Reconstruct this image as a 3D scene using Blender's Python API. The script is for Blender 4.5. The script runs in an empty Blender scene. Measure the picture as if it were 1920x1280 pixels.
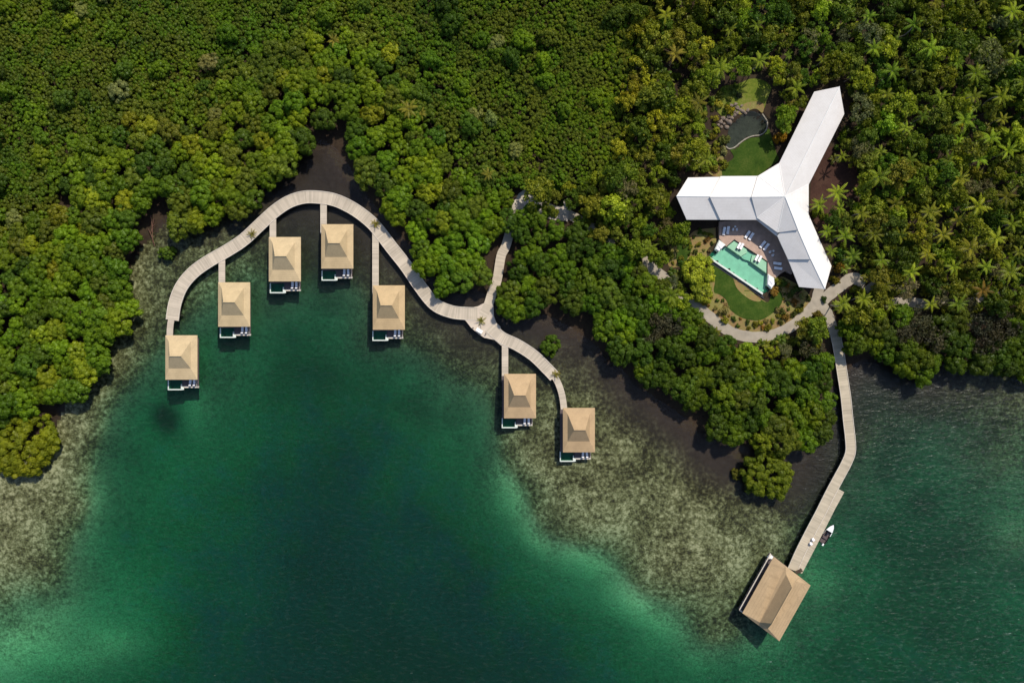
import bpy, bmesh, math, random
import numpy as np
from mathutils import Vector, Matrix

R = math.radians
rng = np.random.default_rng(7)
random.seed(7)
scene = bpy.context.scene
COL = scene.collection

# ---------------------------------------------------------------- camera, sky, sun, exposure
H = 200.0            # drone height above the water
S = 0.15             # metres per photo pixel on the water
cam_d = bpy.data.cameras.new("camera")
cam_d.sensor_width = 36.0
cam_d.lens = 25.0
cam_d.clip_start = 1.0
cam_d.clip_end = 3000.0
cam = bpy.data.objects.new("camera", cam_d)
cam.location = (0, 0, H)
cam.rotation_euler = (0, 0, 0)
COL.objects.link(cam)
scene.camera = cam

SUN_EL, SUN_AZ = R(50), R(31)          # azimuth clockwise from north (+y)
world = bpy.data.worlds.new("World")
scene.world = world
world.use_nodes = True
wn = world.node_tree
sky = wn.nodes.new("ShaderNodeTexSky")
sky.sky_type = 'NISHITA'
sky.sun_disc = False
sky.sun_elevation = SUN_EL
sky.sun_rotation = SUN_AZ
wn.links.new(sky.outputs[0], wn.nodes["Background"].inputs[0])
wn.nodes["Background"].inputs[1].default_value = 0.12

sun_d = bpy.data.lights.new("sun", 'SUN')
sun_d.energy = 3.65
sun_d.angle = R(0.53)
sun_d.color = (1.0, 0.93, 0.80)
sun = bpy.data.objects.new("sun", sun_d)
sdir = Vector((math.sin(SUN_AZ)*math.cos(SUN_EL), math.cos(SUN_AZ)*math.cos(SUN_EL), math.sin(SUN_EL)))
sun.rotation_euler = sdir.to_track_quat('Z', 'Y').to_euler()
sun.location = sdir*300
COL.objects.link(sun)

scene.view_settings.view_transform = 'Standard'
scene.view_settings.look = 'None'
scene.view_settings.gamma = 1.0
scene.view_settings.exposure = 0.25
scene.render.engine = 'CYCLES'
scene.cycles.use_denoising = True
scene.cycles.max_bounces = 6
scene.cycles.diffuse_bounces = 3
scene.cycles.transparent_max_bounces = 12
scene.cycles.caustics_reflective = False
scene.cycles.caustics_refractive = False

# ---------------------------------------------------------------- helpers
def P(px, py, z=0.0):
    f = S*(H-z)/H
    return ((px-960)*f, (640-py)*f)

def PX(x, y, z=0.0):
    f = S*(H-z)/H
    return (x/f+960, 640-y/f)

def tag(o, label=None, cat=None, group=None, kind=None):
    if label: o["label"] = label
    if cat: o["category"] = cat
    if group: o["group"] = group
    if kind: o["kind"] = kind
    return o

def empty(name, loc=(0, 0, 0), rz=0.0, sc=1.0):
    o = bpy.data.objects.new(name, None)
    o.empty_display_size = 0.3
    COL.objects.link(o)
    o.location = loc
    o.rotation_euler = (0, 0, rz)
    o.scale = (sc, sc, sc)
    return o

def copy_tree(o, parent=None):
    c = o.copy()
    COL.objects.link(c)
    if parent is not None:
        c.parent = parent
    for ch in list(o.children):
        copy_tree(ch, c)
    return c

class MB:
    """collects vertices and faces for one mesh"""
    def __init__(s):
        s.v = []; s.f = []; s.uv = []; s.var = []
    def add(s, verts, faces, uvs=None, var=0.0):
        n = len(s.v)
        s.v += [tuple(map(float, p)) for p in verts]
        for k, f in enumerate(faces):
            s.f.append(tuple(n+i for i in f))
            s.uv.append(uvs[k] if uvs else None)
        s.var += [var]*len(verts)
    def box(s, cx, cy, z0, z1, sx, sy, rot=0.0):
        c, sn = math.cos(rot), math.sin(rot)
        q = [(-sx/2, -sy/2), (sx/2, -sy/2), (sx/2, sy/2), (-sx/2, sy/2)]
        q = [(cx+a*c-b*sn, cy+a*sn+b*c) for a, b in q]
        s.prism(q, z0, z1)
    def prism(s, poly, z0, z1):
        n = len(poly)
        ar = sum(poly[i][0]*poly[(i+1) % n][1]-poly[(i+1) % n][0]*poly[i][1] for i in range(n))
        if ar < 0: poly = poly[::-1]
        v = [(x, y, z0) for x, y in poly]+[(x, y, z1) for x, y in poly]
        f = [tuple(range(n))[::-1], tuple(range(n, 2*n))]
        f += [(i, (i+1) % n, n+(i+1) % n, n+i) for i in range(n)]
        s.add(v, f)
    def slab(s, pts, th):
        """a sloping panel: 3D outline on top, thickness straight down"""
        n = len(pts)
        ar = sum(pts[i][0]*pts[(i+1) % n][1]-pts[(i+1) % n][0]*pts[i][1] for i in range(n))
        if ar < 0: pts = pts[::-1]
        v = [(x, y, z-th) for x, y, z in pts]+list(pts)
        f = [tuple(range(n))[::-1], tuple(range(n, 2*n))]
        f += [(i, (i+1) % n, n+(i+1) % n, n+i) for i in range(n)]
        s.add(v, f)
    def tube(s, pts, radii, seg=6, caps=True):
        pts = [Vector(p) for p in pts]
        ring = []
        v = []
        for i, p in enumerate(pts):
            d = (pts[min(i+1, len(pts)-1)]-pts[max(i-1, 0)]).normalized()
            a = d.cross(Vector((0.3, 0.9, 0.1)) if abs(d.z) > .5 else Vector((0, 0, 1))).normalized()
            b = d.cross(a)
            for k in range(seg):
                t = 2*math.pi*k/seg
                v.append(p+(a*math.cos(t)+b*math.sin(t))*radii[i])
        f = []
        for i in range(len(pts)-1):
            for k in range(seg):
                k2 = (k+1) % seg
                f.append((i*seg+k, i*seg+k2, (i+1)*seg+k2, (i+1)*seg+k))
        if caps:
            f.append(tuple(range(seg)))
            f.append(tuple(range((len(pts)-1)*seg, len(pts)*seg))[::-1])
        s.add(v, f)
    def lathe(s, cx, cy, prof, seg=14):
        v = []
        for r, z in prof:
            for k in range(seg):
                t = 2*math.pi*k/seg
                v.append((cx+r*math.cos(t), cy+r*math.sin(t), z))
        f = []
        for i in range(len(prof)-1):
            for k in range(seg):
                k2 = (k+1) % seg
                f.append((i*seg+k, i*seg+k2, (i+1)*seg+k2, (i+1)*seg+k))
        f.append(tuple(range(seg))[::-1])
        f.append(tuple(range((len(prof)-1)*seg, len(prof)*seg)))
        s.add(v, f)
    def ribbon(s, pts, widths, z0, z1, off=0.0):
        """a deck strip with thickness; uv.x runs along it in metres"""
        n = len(pts)
        L = []; Rr = []; dist = [0]
        for i in range(n):
            a = Vector(pts[max(i-1, 0)]); b = Vector(pts[min(i+1, n-1)])
            d = (b-a).normalized(); nn = Vector((-d.y, d.x))
            p = Vector(pts[i]); w = widths[i] if hasattr(widths, '__len__') else widths
            L.append(p+nn*(w/2+off)); Rr.append(p-nn*(w/2-off))
            if i: dist.append(dist[-1]+(Vector(pts[i])-Vector(pts[i-1])).length)
        v = []
        for i in range(n):
            v += [(Rr[i].x, Rr[i].y, z0), (L[i].x, L[i].y, z0), (L[i].x, L[i].y, z1), (Rr[i].x, Rr[i].y, z1)]
        f = []; uv = []
        for i in range(n-1):
            a = 4*i; b = a+4
            f.append((a+3, b+3, b+2, a+2)); w = (L[i]-Rr[i]).length
            uv.append([(dist[i], 0), (dist[i+1], 0), (dist[i+1], w), (dist[i], w)])
            f += [(a, a+1, b+1, b), (a, b, b+3, a+3), (a+1, a+2, b+2, b+1)]
            uv += [None]*3
        f += [(0, 3, 2, 1), (4*n-4, 4*n-3, 4*n-2, 4*n-1)]; uv += [None]*2
        s.add(v, f, uv)
    def mesh(s, name, mat=None, smooth=False):
        me = bpy.data.meshes.new(name)
        me.from_pydata(s.v, [], s.f)
        if any(u is not None for u in s.uv):
            ul = me.uv_layers.new(name="UVMap")
            li = 0
            for f, u in zip(s.f, s.uv):
                for k in range(len(f)):
                    ul.data[li].uv = u[k] if u else (0, 0)
                    li += 1
        at = me.attributes.new("var", 'FLOAT', 'POINT')
        at.data.foreach_set("value", np.array(s.var, dtype=np.float32))
        if mat: me.materials.append(mat)
        if smooth:
            me.polygons.foreach_set("use_smooth", [True]*len(me.polygons))
        me.update()
        return me
    def build(s, name, mat, parent=None, smooth=False):
        o = bpy.data.objects.new(name, s.mesh(name, mat, smooth))
        COL.objects.link(o)
        if parent is not None: o.parent = parent
        return o

def np_mesh(name, v, quads, mat, attrs=None, smooth=False):
    me = bpy.data.meshes.new(name)
    me.vertices.add(len(v)); me.vertices.foreach_set("co", np.asarray(v, np.float32).ravel())
    nq, k = quads.shape
    me.loops.add(nq*k); me.loops.foreach_set("vertex_index", quads.ravel().astype(np.int32))
    me.polygons.add(nq)
    me.polygons.foreach_set("loop_start", np.arange(0, nq*k, k, dtype=np.int32))
    for nm, a in (attrs or {}).items():
        at = me.attributes.new(nm, 'FLOAT', 'POINT')
        at.data.foreach_set("value", np.asarray(a, np.float32))
    me.materials.append(mat)
    me.update(); me.validate()
    if smooth: me.polygons.foreach_set("use_smooth", [True]*nq)
    return me

def spline(pts, n=8):
    """Catmull-Rom through pts"""
    q = [2*np.array(pts[0])-np.array(pts[1])]+[np.array(p, float) for p in pts]+[2*np.array(pts[-1])-np.array(pts[-2])]
    out = []
    for i in range(1, len(q)-2):
        for k in range(n):
            t = k/n
            p0, p1, p2, p3 = q[i-1], q[i], q[i+1], q[i+2]
            out.append(0.5*((2*p1)+(-p0+p2)*t+(2*p0-5*p1+4*p2-p3)*t*t+(-p0+3*p1-3*p2+p3)*t**3))
    out.append(q[-2])
    return [tuple(p) for p in out]

def inside(poly, x, y):
    x = np.asarray(x, float); y = np.asarray(y, float)
    r = np.zeros(x.shape, bool)
    n = len(poly)
    for i in range(n):
        x1, y1 = poly[i]; x2, y2 = poly[(i+1) % n]
        if y1 == y2: continue
        c = ((y1 > y) != (y2 > y)) & (x < (x2-x1)*(y-y1)/(y2-y1)+x1)
        r ^= c
    return r

def dist_poly(pts, x, y, closed=True):
    x = np.asarray(x, float); y = np.asarray(y, float)
    d = np.full(x.shape, 1e9)
    n = len(pts)
    for i in range(n if closed else n-1):
        x1, y1 = pts[i][:2]; x2, y2 = pts[(i+1) % n][:2]
        dx, dy = x2-x1, y2-y1
        L = dx*dx+dy*dy+1e-9
        t = np.clip(((x-x1)*dx+(y-y1)*dy)/L, 0, 1)
        d = np.minimum(d, np.hypot(x-x1-t*dx, y-y1-t*dy))
    return d

# ---------------------------------------------------------------- materials
def new_mat(name):
    m = bpy.data.materials.new(name); m.use_nodes = True
    nt = m.node_tree
    b = nt.nodes["Principled BSDF"]
    return m, nt, b

def N(nt, kind, **kw):
    n = nt.nodes.new(kind)
    for k, v in kw.items(): setattr(n, k, v)
    return n

def ramp(nt, fac, stops):
    r = N(nt, "ShaderNodeValToRGB")
    els = r.color_ramp.elements
    while len(els) < len(stops): els.new(0.5)
    for e, (p, c) in zip(els, stops):
        e.position = p; e.color = (*c, 1)
    nt.links.new(fac, r.inputs[0])
    return r.outputs[0]

def noise(nt, scale, detail=3, vec=None, rough=0.55):
    n = N(nt, "ShaderNodeTexNoise")
    n.inputs["Scale"].default_value = scale; n.inputs["Detail"].default_value = detail
    n.inputs["Roughness"].default_value = rough
    if vec is not None: nt.links.new(vec, n.inputs["Vector"])
    return n.outputs[0]

def math_n(nt, op, a, b=None, clamp=False):
    n = N(nt, "ShaderNodeMath", operation=op); n.use_clamp = clamp
    for i, x in enumerate((a, b)):
        if x is None: continue
        if isinstance(x, (int, float)): n.inputs[i].default_value = x
        else: nt.links.new(x, n.inputs[i])
    return n.outputs[0]

def mix(nt, fac, a, b, blend='MIX'):
    n = N(nt, "ShaderNodeMix", data_type='RGBA', blend_type=blend)
    for i, x in ((0, fac), (6, a), (7, b)):
        if isinstance(x, (int, float)): n.inputs[i].default_value = x
        elif isinstance(x, tuple): n.inputs[i].default_value = (*x, 1)
        else: nt.links.new(x, n.inputs[i])
    return n.outputs[2]

def geo_pos(nt):
    return N(nt, "ShaderNodeNewGeometry").outputs["Position"]

def attr(nt, name, typ='GEOMETRY', out="Fac"):
    a = N(nt, "ShaderNodeAttribute"); a.attribute_name = name; a.attribute_type = typ
    return a.outputs[out]

def plain(name, col, rough=0.6, var=0.15, scale=1.5, bump=0.0, metal=0.0, spec=0.3, obj_space=True):
    m, nt, b = new_mat(name)
    vec = N(nt, "ShaderNodeTexCoord").outputs["Object"] if obj_space else geo_pos(nt)
    n = noise(nt, scale, 4, vec)
    lo = tuple(c*(1-var) for c in col); hi = tuple(min(1, c*(1+var)) for c in col)
    nt.links.new(ramp(nt, n, [(0.3, lo), (0.7, hi)]), b.inputs["Base Color"])
    b.inputs["Roughness"].default_value = rough
    b.inputs["Metallic"].default_value = metal
    b.inputs["Specular IOR Level"].default_value = spec
    if bump:
        bp = N(nt, "ShaderNodeBump"); bp.inputs["Strength"].default_value = bump
        nt.links.new(noise(nt, scale*6, 3, vec), bp.inputs["Height"])
        nt.links.new(bp.outputs[0], b.inputs["Normal"])
    return m

def planks(name, col, var=0.25, w=0.28, dirt=0.25, tint_prop=False):
    """boards laid across a strip, uv.x in metres along it"""
    m, nt, b = new_mat(name)
    uv = N(nt, "ShaderNodeUVMap").outputs[0]
    sx = N(nt, "ShaderNodeSeparateXYZ"); nt.links.new(uv, sx.inputs[0])
    t = math_n(nt, 'DIVIDE', sx.outputs[0], w)
    fl = math_n(nt, 'FLOOR', t)
    wnz = N(nt, "ShaderNodeTexWhiteNoise", noise_dimensions='1D'); nt.links.new(fl, wnz.inputs["W"])
    fl2 = math_n(nt, 'FLOOR', math_n(nt, 'DIVIDE', sx.outputs[0], 1.6))
    wn2 = N(nt, "ShaderNodeTexWhiteNoise", noise_dimensions='1D'); nt.links.new(fl2, wn2.inputs["W"])
    v = math_n(nt, 'ADD', math_n(nt, 'MULTIPLY', wnz.outputs[0], 0.6), math_n(nt, 'MULTIPLY', wn2.outputs[0], 0.4))
    lo = tuple(c*(1-var) for c in col); hi = tuple(min(1, c*(1+var)) for c in col)
    c1 = ramp(nt, v, [(0.1, lo), (0.9, hi)])
    gap = math_n(nt, 'LESS_THAN', math_n(nt, 'FRACT', math_n(nt, 'DIVIDE', sx.outputs[0], 1.6)), 0.035)
    c2 = mix(nt, math_n(nt, 'MULTIPLY', gap, 0.16), c1, tuple(c*0.35 for c in col))
    st = noise(nt, 0.35, 5, geo_pos(nt))
    c3 = mix(nt, math_n(nt, 'MULTIPLY', ramp(nt, st, [(0.45, (0, 0, 0)), (0.75, (1, 1, 1))]), dirt), c2, tuple(c*0.55 for c in col))
    nt.links.new(c3, b.inputs["Base Color"])
    b.inputs["Roughness"].default_value = 0.75
    b.inputs["Specular IOR Level"].default_value = 0.2
    return m

def roofing(name, col, course=0.35, var=0.12, rough=0.7):
    """courses of shingles following the slope, weathered; tint from the object"""
    m, nt, b = new_mat(name)
    tc = N(nt, "ShaderNodeTexCoord").outputs["Object"]
    sp = N(nt, "ShaderNodeSeparateXYZ"); nt.links.new(tc, sp.inputs[0])
    z = math_n(nt, 'FRACT', math_n(nt, 'DIVIDE', sp.outputs[2], course*0.35))
    n1 = noise(nt, 0.5, 4, tc); n2 = noise(nt, 4.0, 3, tc)
    v = math_n(nt, 'ADD', math_n(nt, 'MULTIPLY', n1, 0.55), math_n(nt, 'MULTIPLY', n2, 0.45))
    lo = tuple(c*(1-var) for c in col); hi = tuple(min(1, c*(1+var)) for c in col)
    c1 = ramp(nt, v, [(0.3, lo), (0.7, hi)])
    c2 = mix(nt, math_n(nt, 'MULTIPLY', math_n(nt, 'LESS_THAN', z, 0.22), 0.22), c1, tuple(c*0.5 for c in col))
    c3 = mix(nt, 1.0, c2, attr(nt, "tint", 'OBJECT', "Color"), 'MULTIPLY')
    nt.links.new(c3, b.inputs["Base Color"])
    b.inputs["Roughness"].default_value = rough
    b.inputs["Specular IOR Level"].default_value = 0.2
    bp = N(nt, "ShaderNodeBump"); bp.inputs["Strength"].default_value = 0.4; bp.inputs["Distance"].default_value = 0.05
    nt.links.new(n2, bp.inputs["Height"]); nt.links.new(bp.outputs[0], b.inputs["Normal"])
    return m

def leaf_mat(name, translucent=0.22, gloss=0.04):
    m = bpy.data.materials.new(name); m.use_nodes = True
    nt = m.node_tree; nt.nodes.clear()
    out = N(nt, "ShaderNodeOutputMaterial")
    tint = attr(nt, "tint", 'INSTANCER', "Color")
    v = attr(nt, "var")
    hue = ramp(nt, v, [(0.0, (0.62, 0.70, 0.7)), (0.5, (1.0, 1.0, 1.0)), (1.0, (1.42, 1.33, 1.1))])
    c = mix(nt, 1.0, tint, hue, 'MULTIPLY')
    patch = ramp(nt, noise(nt, 0.05, 3, geo_pos(nt)), [(0.35, (0.86, 0.92, 1.0)), (0.65, (1.08, 1.06, 0.95))])
    c = mix(nt, 1.0, c, patch, 'MULTIPLY')
    broad = ramp(nt, noise(nt, 0.014, 2, geo_pos(nt)), [(0.38, (0.84, 0.97, 0.95)), (0.62, (1.08, 1.03, 1.0))])
    c = mix(nt, 1.0, c, broad, 'MULTIPLY')
    d = N(nt, "ShaderNodeBsdfDiffuse"); t = N(nt, "ShaderNodeBsdfTranslucent"); g = N(nt, "ShaderNodeBsdfGlossy")
    nt.links.new(c, d.inputs[0])
    nt.links.new(mix(nt, 1.0, c, (1.2, 1.3, 0.5), 'MULTIPLY'), t.inputs[0])
    g.inputs["Roughness"].default_value = 0.45
    m1 = N(nt, "ShaderNodeMixShader"); m1.inputs[0].default_value = translucent
    nt.links.new(d.outputs[0], m1.inputs[1]); nt.links.new(t.outputs[0], m1.inputs[2])
    m2 = N(nt, "ShaderNodeMixShader"); m2.inputs[0].default_value = gloss
    nt.links.new(m1.outputs[0], m2.inputs[1]); nt.links.new(g.outputs[0], m2.inputs[2])
    nt.links.new(m2.outputs[0], out.inputs[0])
    return m

M = {}
M['leaf'] = leaf_mat("leaf", 0.32, 0.012)
M['bark'] = plain("bark", (0.10, 0.08, 0.06), 0.9, 0.3, 3)
M['pale_bark'] = plain("pale_bark", (0.28, 0.25, 0.20), 0.9, 0.25, 3)
M['planks'] = planks("weathered_planks", (0.50, 0.425, 0.335), 0.16, dirt=0.35)
M['jetty_planks'] = planks("jetty_planks", (0.46, 0.39, 0.29), 0.15, dirt=0.4)
M['edge_wood'] = plain("edge_wood", (0.60, 0.53, 0.45), 0.8, 0.12, 2)
M['pile'] = plain("pile_wood", (0.12, 0.095, 0.07), 0.9, 0.3, 3)
M['tan_roof'] = roofing("tan_shingles", (0.505, 0.39, 0.245), 0.35, 0.16)
M['dark_deck'] = plain("dark_stained_deck", (0.10, 0.075, 0.075), 0.6, 0.25, 2.5)
M['wall_wood'] = plain("wall_boards", (0.22, 0.15, 0.09), 0.7, 0.2, 2)
M['dark_wood'] = plain("dark_wood", (0.07, 0.045, 0.03), 0.6, 0.3, 3)
M['white_paint'] = plain("white_paint", (0.80, 0.79, 0.77), 0.5, 0.04, 2)
M['rim'] = plain("pale_stone_rim", (0.62, 0.66, 0.60), 0.5, 0.1, 3)
M['cushion'] = plain("white_cushion", (0.82, 0.80, 0.82), 0.9, 0.04, 3, 0.1)
M['stone'] = plain("garden_stone", (0.19, 0.145, 0.115), 0.85, 0.35, 1.2, 0.4)
M['navy'] = plain("navy_canvas", (0.012, 0.02, 0.07), 0.6, 0.3, 2, 0.3)
M['black_hull'] = plain("black_hull", (0.02, 0.02, 0.028), 0.35, 0.2, 2, spec=0.5)
M['gelcoat'] = plain("white_gelcoat", (0.82, 0.82, 0.80), 0.25, 0.03, 1, spec=0.5)
M['stone_edge'] = plain('stone_edge', (0.27, 0.24, 0.19), 0.9, 0.3, 1.5)
M['steel'] = plain("brushed_steel", (0.5, 0.5, 0.5), 0.3, 0.1, 3, metal=1.0)
M['clay'] = plain("clay_pot", (0.20, 0.12, 0.08), 0.8, 0.2, 4)

def glass_mat(name, col, rough=0.08):
    m, nt, b = new_mat(name)
    b.inputs["Base Color"].default_value = (*col, 1)
    b.inputs["Roughness"].default_value = rough
    b.inputs["Specular IOR Level"].default_value = 0.6
    return m
M['glass'] = glass_mat("dark_window_glass", (0.02, 0.03, 0.035))

def pool_water(name, col, amount):
    m = bpy.data.materials.new(name); m.use_nodes = True
    nt = m.node_tree; nt.nodes.clear()
    out = N(nt, "ShaderNodeOutputMaterial")
    t = N(nt, "ShaderNodeBsdfTransparent"); t.inputs[0].default_value = (*col, 1)
    g = N(nt, "ShaderNodeBsdfGlossy"); g.inputs["Roughness"].default_value = 0.08
    fr = N(nt, "ShaderNodeFresnel"); fr.inputs[0].default_value = 1.33
    bp = N(nt, "ShaderNodeBump"); bp.inputs["Strength"].default_value = 0.25; bp.inputs["Distance"].default_value = 0.1
    nt.links.new(noise(nt, 2.5, 3, geo_pos(nt)), bp.inputs["Height"])
    nt.links.new(bp.outputs[0], g.inputs["Normal"]); nt.links.new(bp.outputs[0], fr.inputs["Normal"])
    mx = N(nt, "ShaderNodeMixShader")
    nt.links.new(fr.outputs[0], mx.inputs[0]); nt.links.new(t.outputs[0], mx.inputs[1]); nt.links.new(g.outputs[0], mx.inputs[2])
    nt.links.new(mx.outputs[0], out.inputs[0])
    return m
M['pool_water'] = pool_water("pool_water", (0.86, 0.97, 0.93), 1)
M['plunge_water'] = pool_water("plunge_pool_water", (0.45, 0.80, 0.68), 1)
M['pond_water'] = pool_water("pond_water", (0.72, 0.76, 0.68), 1)
M['pool_tile'] = plain("pool_tile", (0.36, 0.60, 0.48), 0.4, 0.10, 0.8)
M['pool_shelf'] = plain("pool_shelf_tile", (0.62, 0.70, 0.56), 0.5, 0.06, 0.8)
M['plunge_tile'] = plain("plunge_tile", (0.08, 0.20, 0.17), 0.4, 0.15, 1.5)
M['pond_bed'] = plain("pond_bed", (0.055, 0.062, 0.055), 0.9, 0.3, 1)
M['paving'] = plain("terrace_paving", (0.42, 0.29, 0.225), 0.7, 0.15, 0.8)
M['path'] = plain("path_concrete", (0.36, 0.31, 0.245), 0.85, 0.14, 0.5, 0.15, obj_space=False)

def ground_cover(name, cols, s1, s2, bump=0.5):
    m, nt, b = new_mat(name)
    p = geo_pos(nt)
    v = math_n(nt, 'ADD', math_n(nt, 'MULTIPLY', noise(nt, s1, 4, p), 0.6), math_n(nt, 'MULTIPLY', noise(nt, s2, 4, p), 0.4))
    n = len(cols)
    nt.links.new(ramp(nt, v, [(0.3+0.4*i/(n-1), c) for i, c in enumerate(cols)]), b.inputs["Base Color"])
    b.inputs["Roughness"].default_value = 0.95
    b.inputs["Specular IOR Level"].default_value = 0.1
    bp = N(nt, "ShaderNodeBump"); bp.inputs["Strength"].default_value = bump; bp.inputs["Distance"].default_value = 0.2
    nt.links.new(noise(nt, s2*2, 3, p), bp.inputs["Height"]); nt.links.new(bp.outputs[0], b.inputs["Normal"])
    return m
M['ground'] = ground_cover("forest_soil", [(0.022, 0.016, 0.012), (0.045, 0.03, 0.02), (0.05, 0.042, 0.022)], 0.15, 1.2)
M['lawn'] = ground_cover("lawn_grass", [(0.020, 0.044, 0.006), (0.038, 0.072, 0.009), (0.075, 0.100, 0.018)], 0.35, 2.0)
M['rough_lawn'] = ground_cover("rough_grass", [(0.055, 0.10, 0.012), (0.13, 0.16, 0.02), (0.22, 0.20, 0.06)], 0.12, 1.4)
M['bed'] = ground_cover("garden_soil", [(0.10, 0.07, 0.025), (0.27, 0.17, 0.075), (0.20, 0.19, 0.055), (0.34, 0.25, 0.11)], 0.35, 1.8)

# seabed
def seabed_mat():
    m, nt, b = new_mat("seabed")
    p = geo_pos(nt)
    reef = attr(nt, "reef")
    deep = attr(nt, "deep")
    n1 = noise(nt, 0.9, 5, p, 0.65); n2 = noise(nt, 0.12, 4, p); n3 = noise(nt, 0.035, 3, p); n4 = noise(nt, 1.9, 3, p, 0.6)
    vor = N(nt, "ShaderNodeTexVoronoi"); vor.inputs["Scale"].default_value = 0.75; nt.links.new(p, vor.inputs["Vector"])
    mot = math_n(nt, 'ADD', math_n(nt, 'MULTIPLY', math_n(nt, 'SUBTRACT', n1, .5), 2.15), math_n(nt, 'ADD', math_n(nt, 'MULTIPLY', math_n(nt, 'SUBTRACT', n2, .5), 1.1), .86))
    mot = math_n(nt, 'ADD', mot, math_n(nt, 'MULTIPLY', vor.outputs[0], 0.22))
    mot = math_n(nt, 'ADD', mot, math_n(nt, 'MULTIPLY', math_n(nt, 'SUBTRACT', reef, 0.5), 0.5))
    mot = math_n(nt, 'ADD', mot, math_n(nt, 'MULTIPLY', math_n(nt, 'SUBTRACT', n4, 0.5), 0.9))
    rub = ramp(nt, math_n(nt, 'MULTIPLY', mot, 0.6), [(0.36, (0.024, 0.020, 0.009)), (0.50, (0.056, 0.051, 0.022)), (0.63, (0.116, 0.110, 0.050)), (0.76, (0.200, 0.192, 0.100)), (0.92, (0.38, 0.35, 0.21))])
    silt = ramp(nt, math_n(nt, 'ADD', math_n(nt, 'MULTIPLY', n2, 0.6), math_n(nt, 'MULTIPLY', n1, 0.4)), [(0.3, (0.024, 0.017, 0.014)), (0.7, (0.050, 0.036, 0.029))])
    c = mix(nt, ramp(nt, reef, [(0.05, (0, 0, 0)), (0.4, (1, 1, 1))]), silt, rub)
    rag = math_n(nt, 'ADD', math_n(nt, 'MULTIPLY', math_n(nt, 'SUBTRACT', n2, 0.5), 0.55), math_n(nt, 'MULTIPLY', math_n(nt, 'SUBTRACT', n1, 0.5), 0.35))
    deep = math_n(nt, 'ADD', deep, math_n(nt, 'MULTIPLY', rag, math_n(nt, 'MULTIPLY', deep, 3.0, True)))
    sm = math_n(nt, 'ADD', math_n(nt, 'MULTIPLY', math_n(nt, 'SUBTRACT', n4, 0.5), 0.55), math_n(nt, 'ADD', math_n(nt, 'MULTIPLY', n3, 0.3), math_n(nt, 'ADD', math_n(nt, 'MULTIPLY', n1, 0.5), math_n(nt, 'MULTIPLY', n2, 0.2))))
    dull_sand = ramp(nt, sm, [(0.36, (0.060, 0.068, 0.040)), (0.62, (0.20, 0.21, 0.125))])
    pale_sand = ramp(nt, sm, [(0.34, (0.20, 0.23, 0.13)), (0.5, (0.44, 0.48, 0.27)), (0.66, (0.70, 0.73, 0.45))])
    sand = mix(nt, attr(nt, "pale"), dull_sand, pale_sand)  # duller and paler sand, each its own colour
    mid = ramp(nt, sm, [(0.36, (0.095, 0.13, 0.075)), (0.64, (0.235, 0.29, 0.175))])
    mud = ramp(nt, sm, [(0.36, (0.06, 0.065, 0.14)), (0.64, (0.14, 0.15, 0.29))])
    c = mix(nt, ramp(nt, deep, [(0.0, (0, 0, 0)), (0.3, (1, 1, 1))]), c, sand)
    c = mix(nt, ramp(nt, deep, [(0.35, (0, 0, 0)), (0.62, (1, 1, 1))]), c, mid)
    c = mix(nt, ramp(nt, deep, [(0.72, (0, 0, 0)), (1.0, (1, 1, 1))]), c, mud)
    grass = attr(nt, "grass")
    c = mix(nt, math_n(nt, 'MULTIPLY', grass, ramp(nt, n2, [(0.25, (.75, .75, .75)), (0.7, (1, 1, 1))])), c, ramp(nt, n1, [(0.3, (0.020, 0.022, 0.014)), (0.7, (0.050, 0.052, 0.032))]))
    nt.links.new(c, b.inputs["Base Color"])
    b.inputs["Roughness"].default_value = 1.0
    b.inputs["Specular IOR Level"].default_value = 0.0
    return m
M['seabed'] = seabed_mat()

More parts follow.
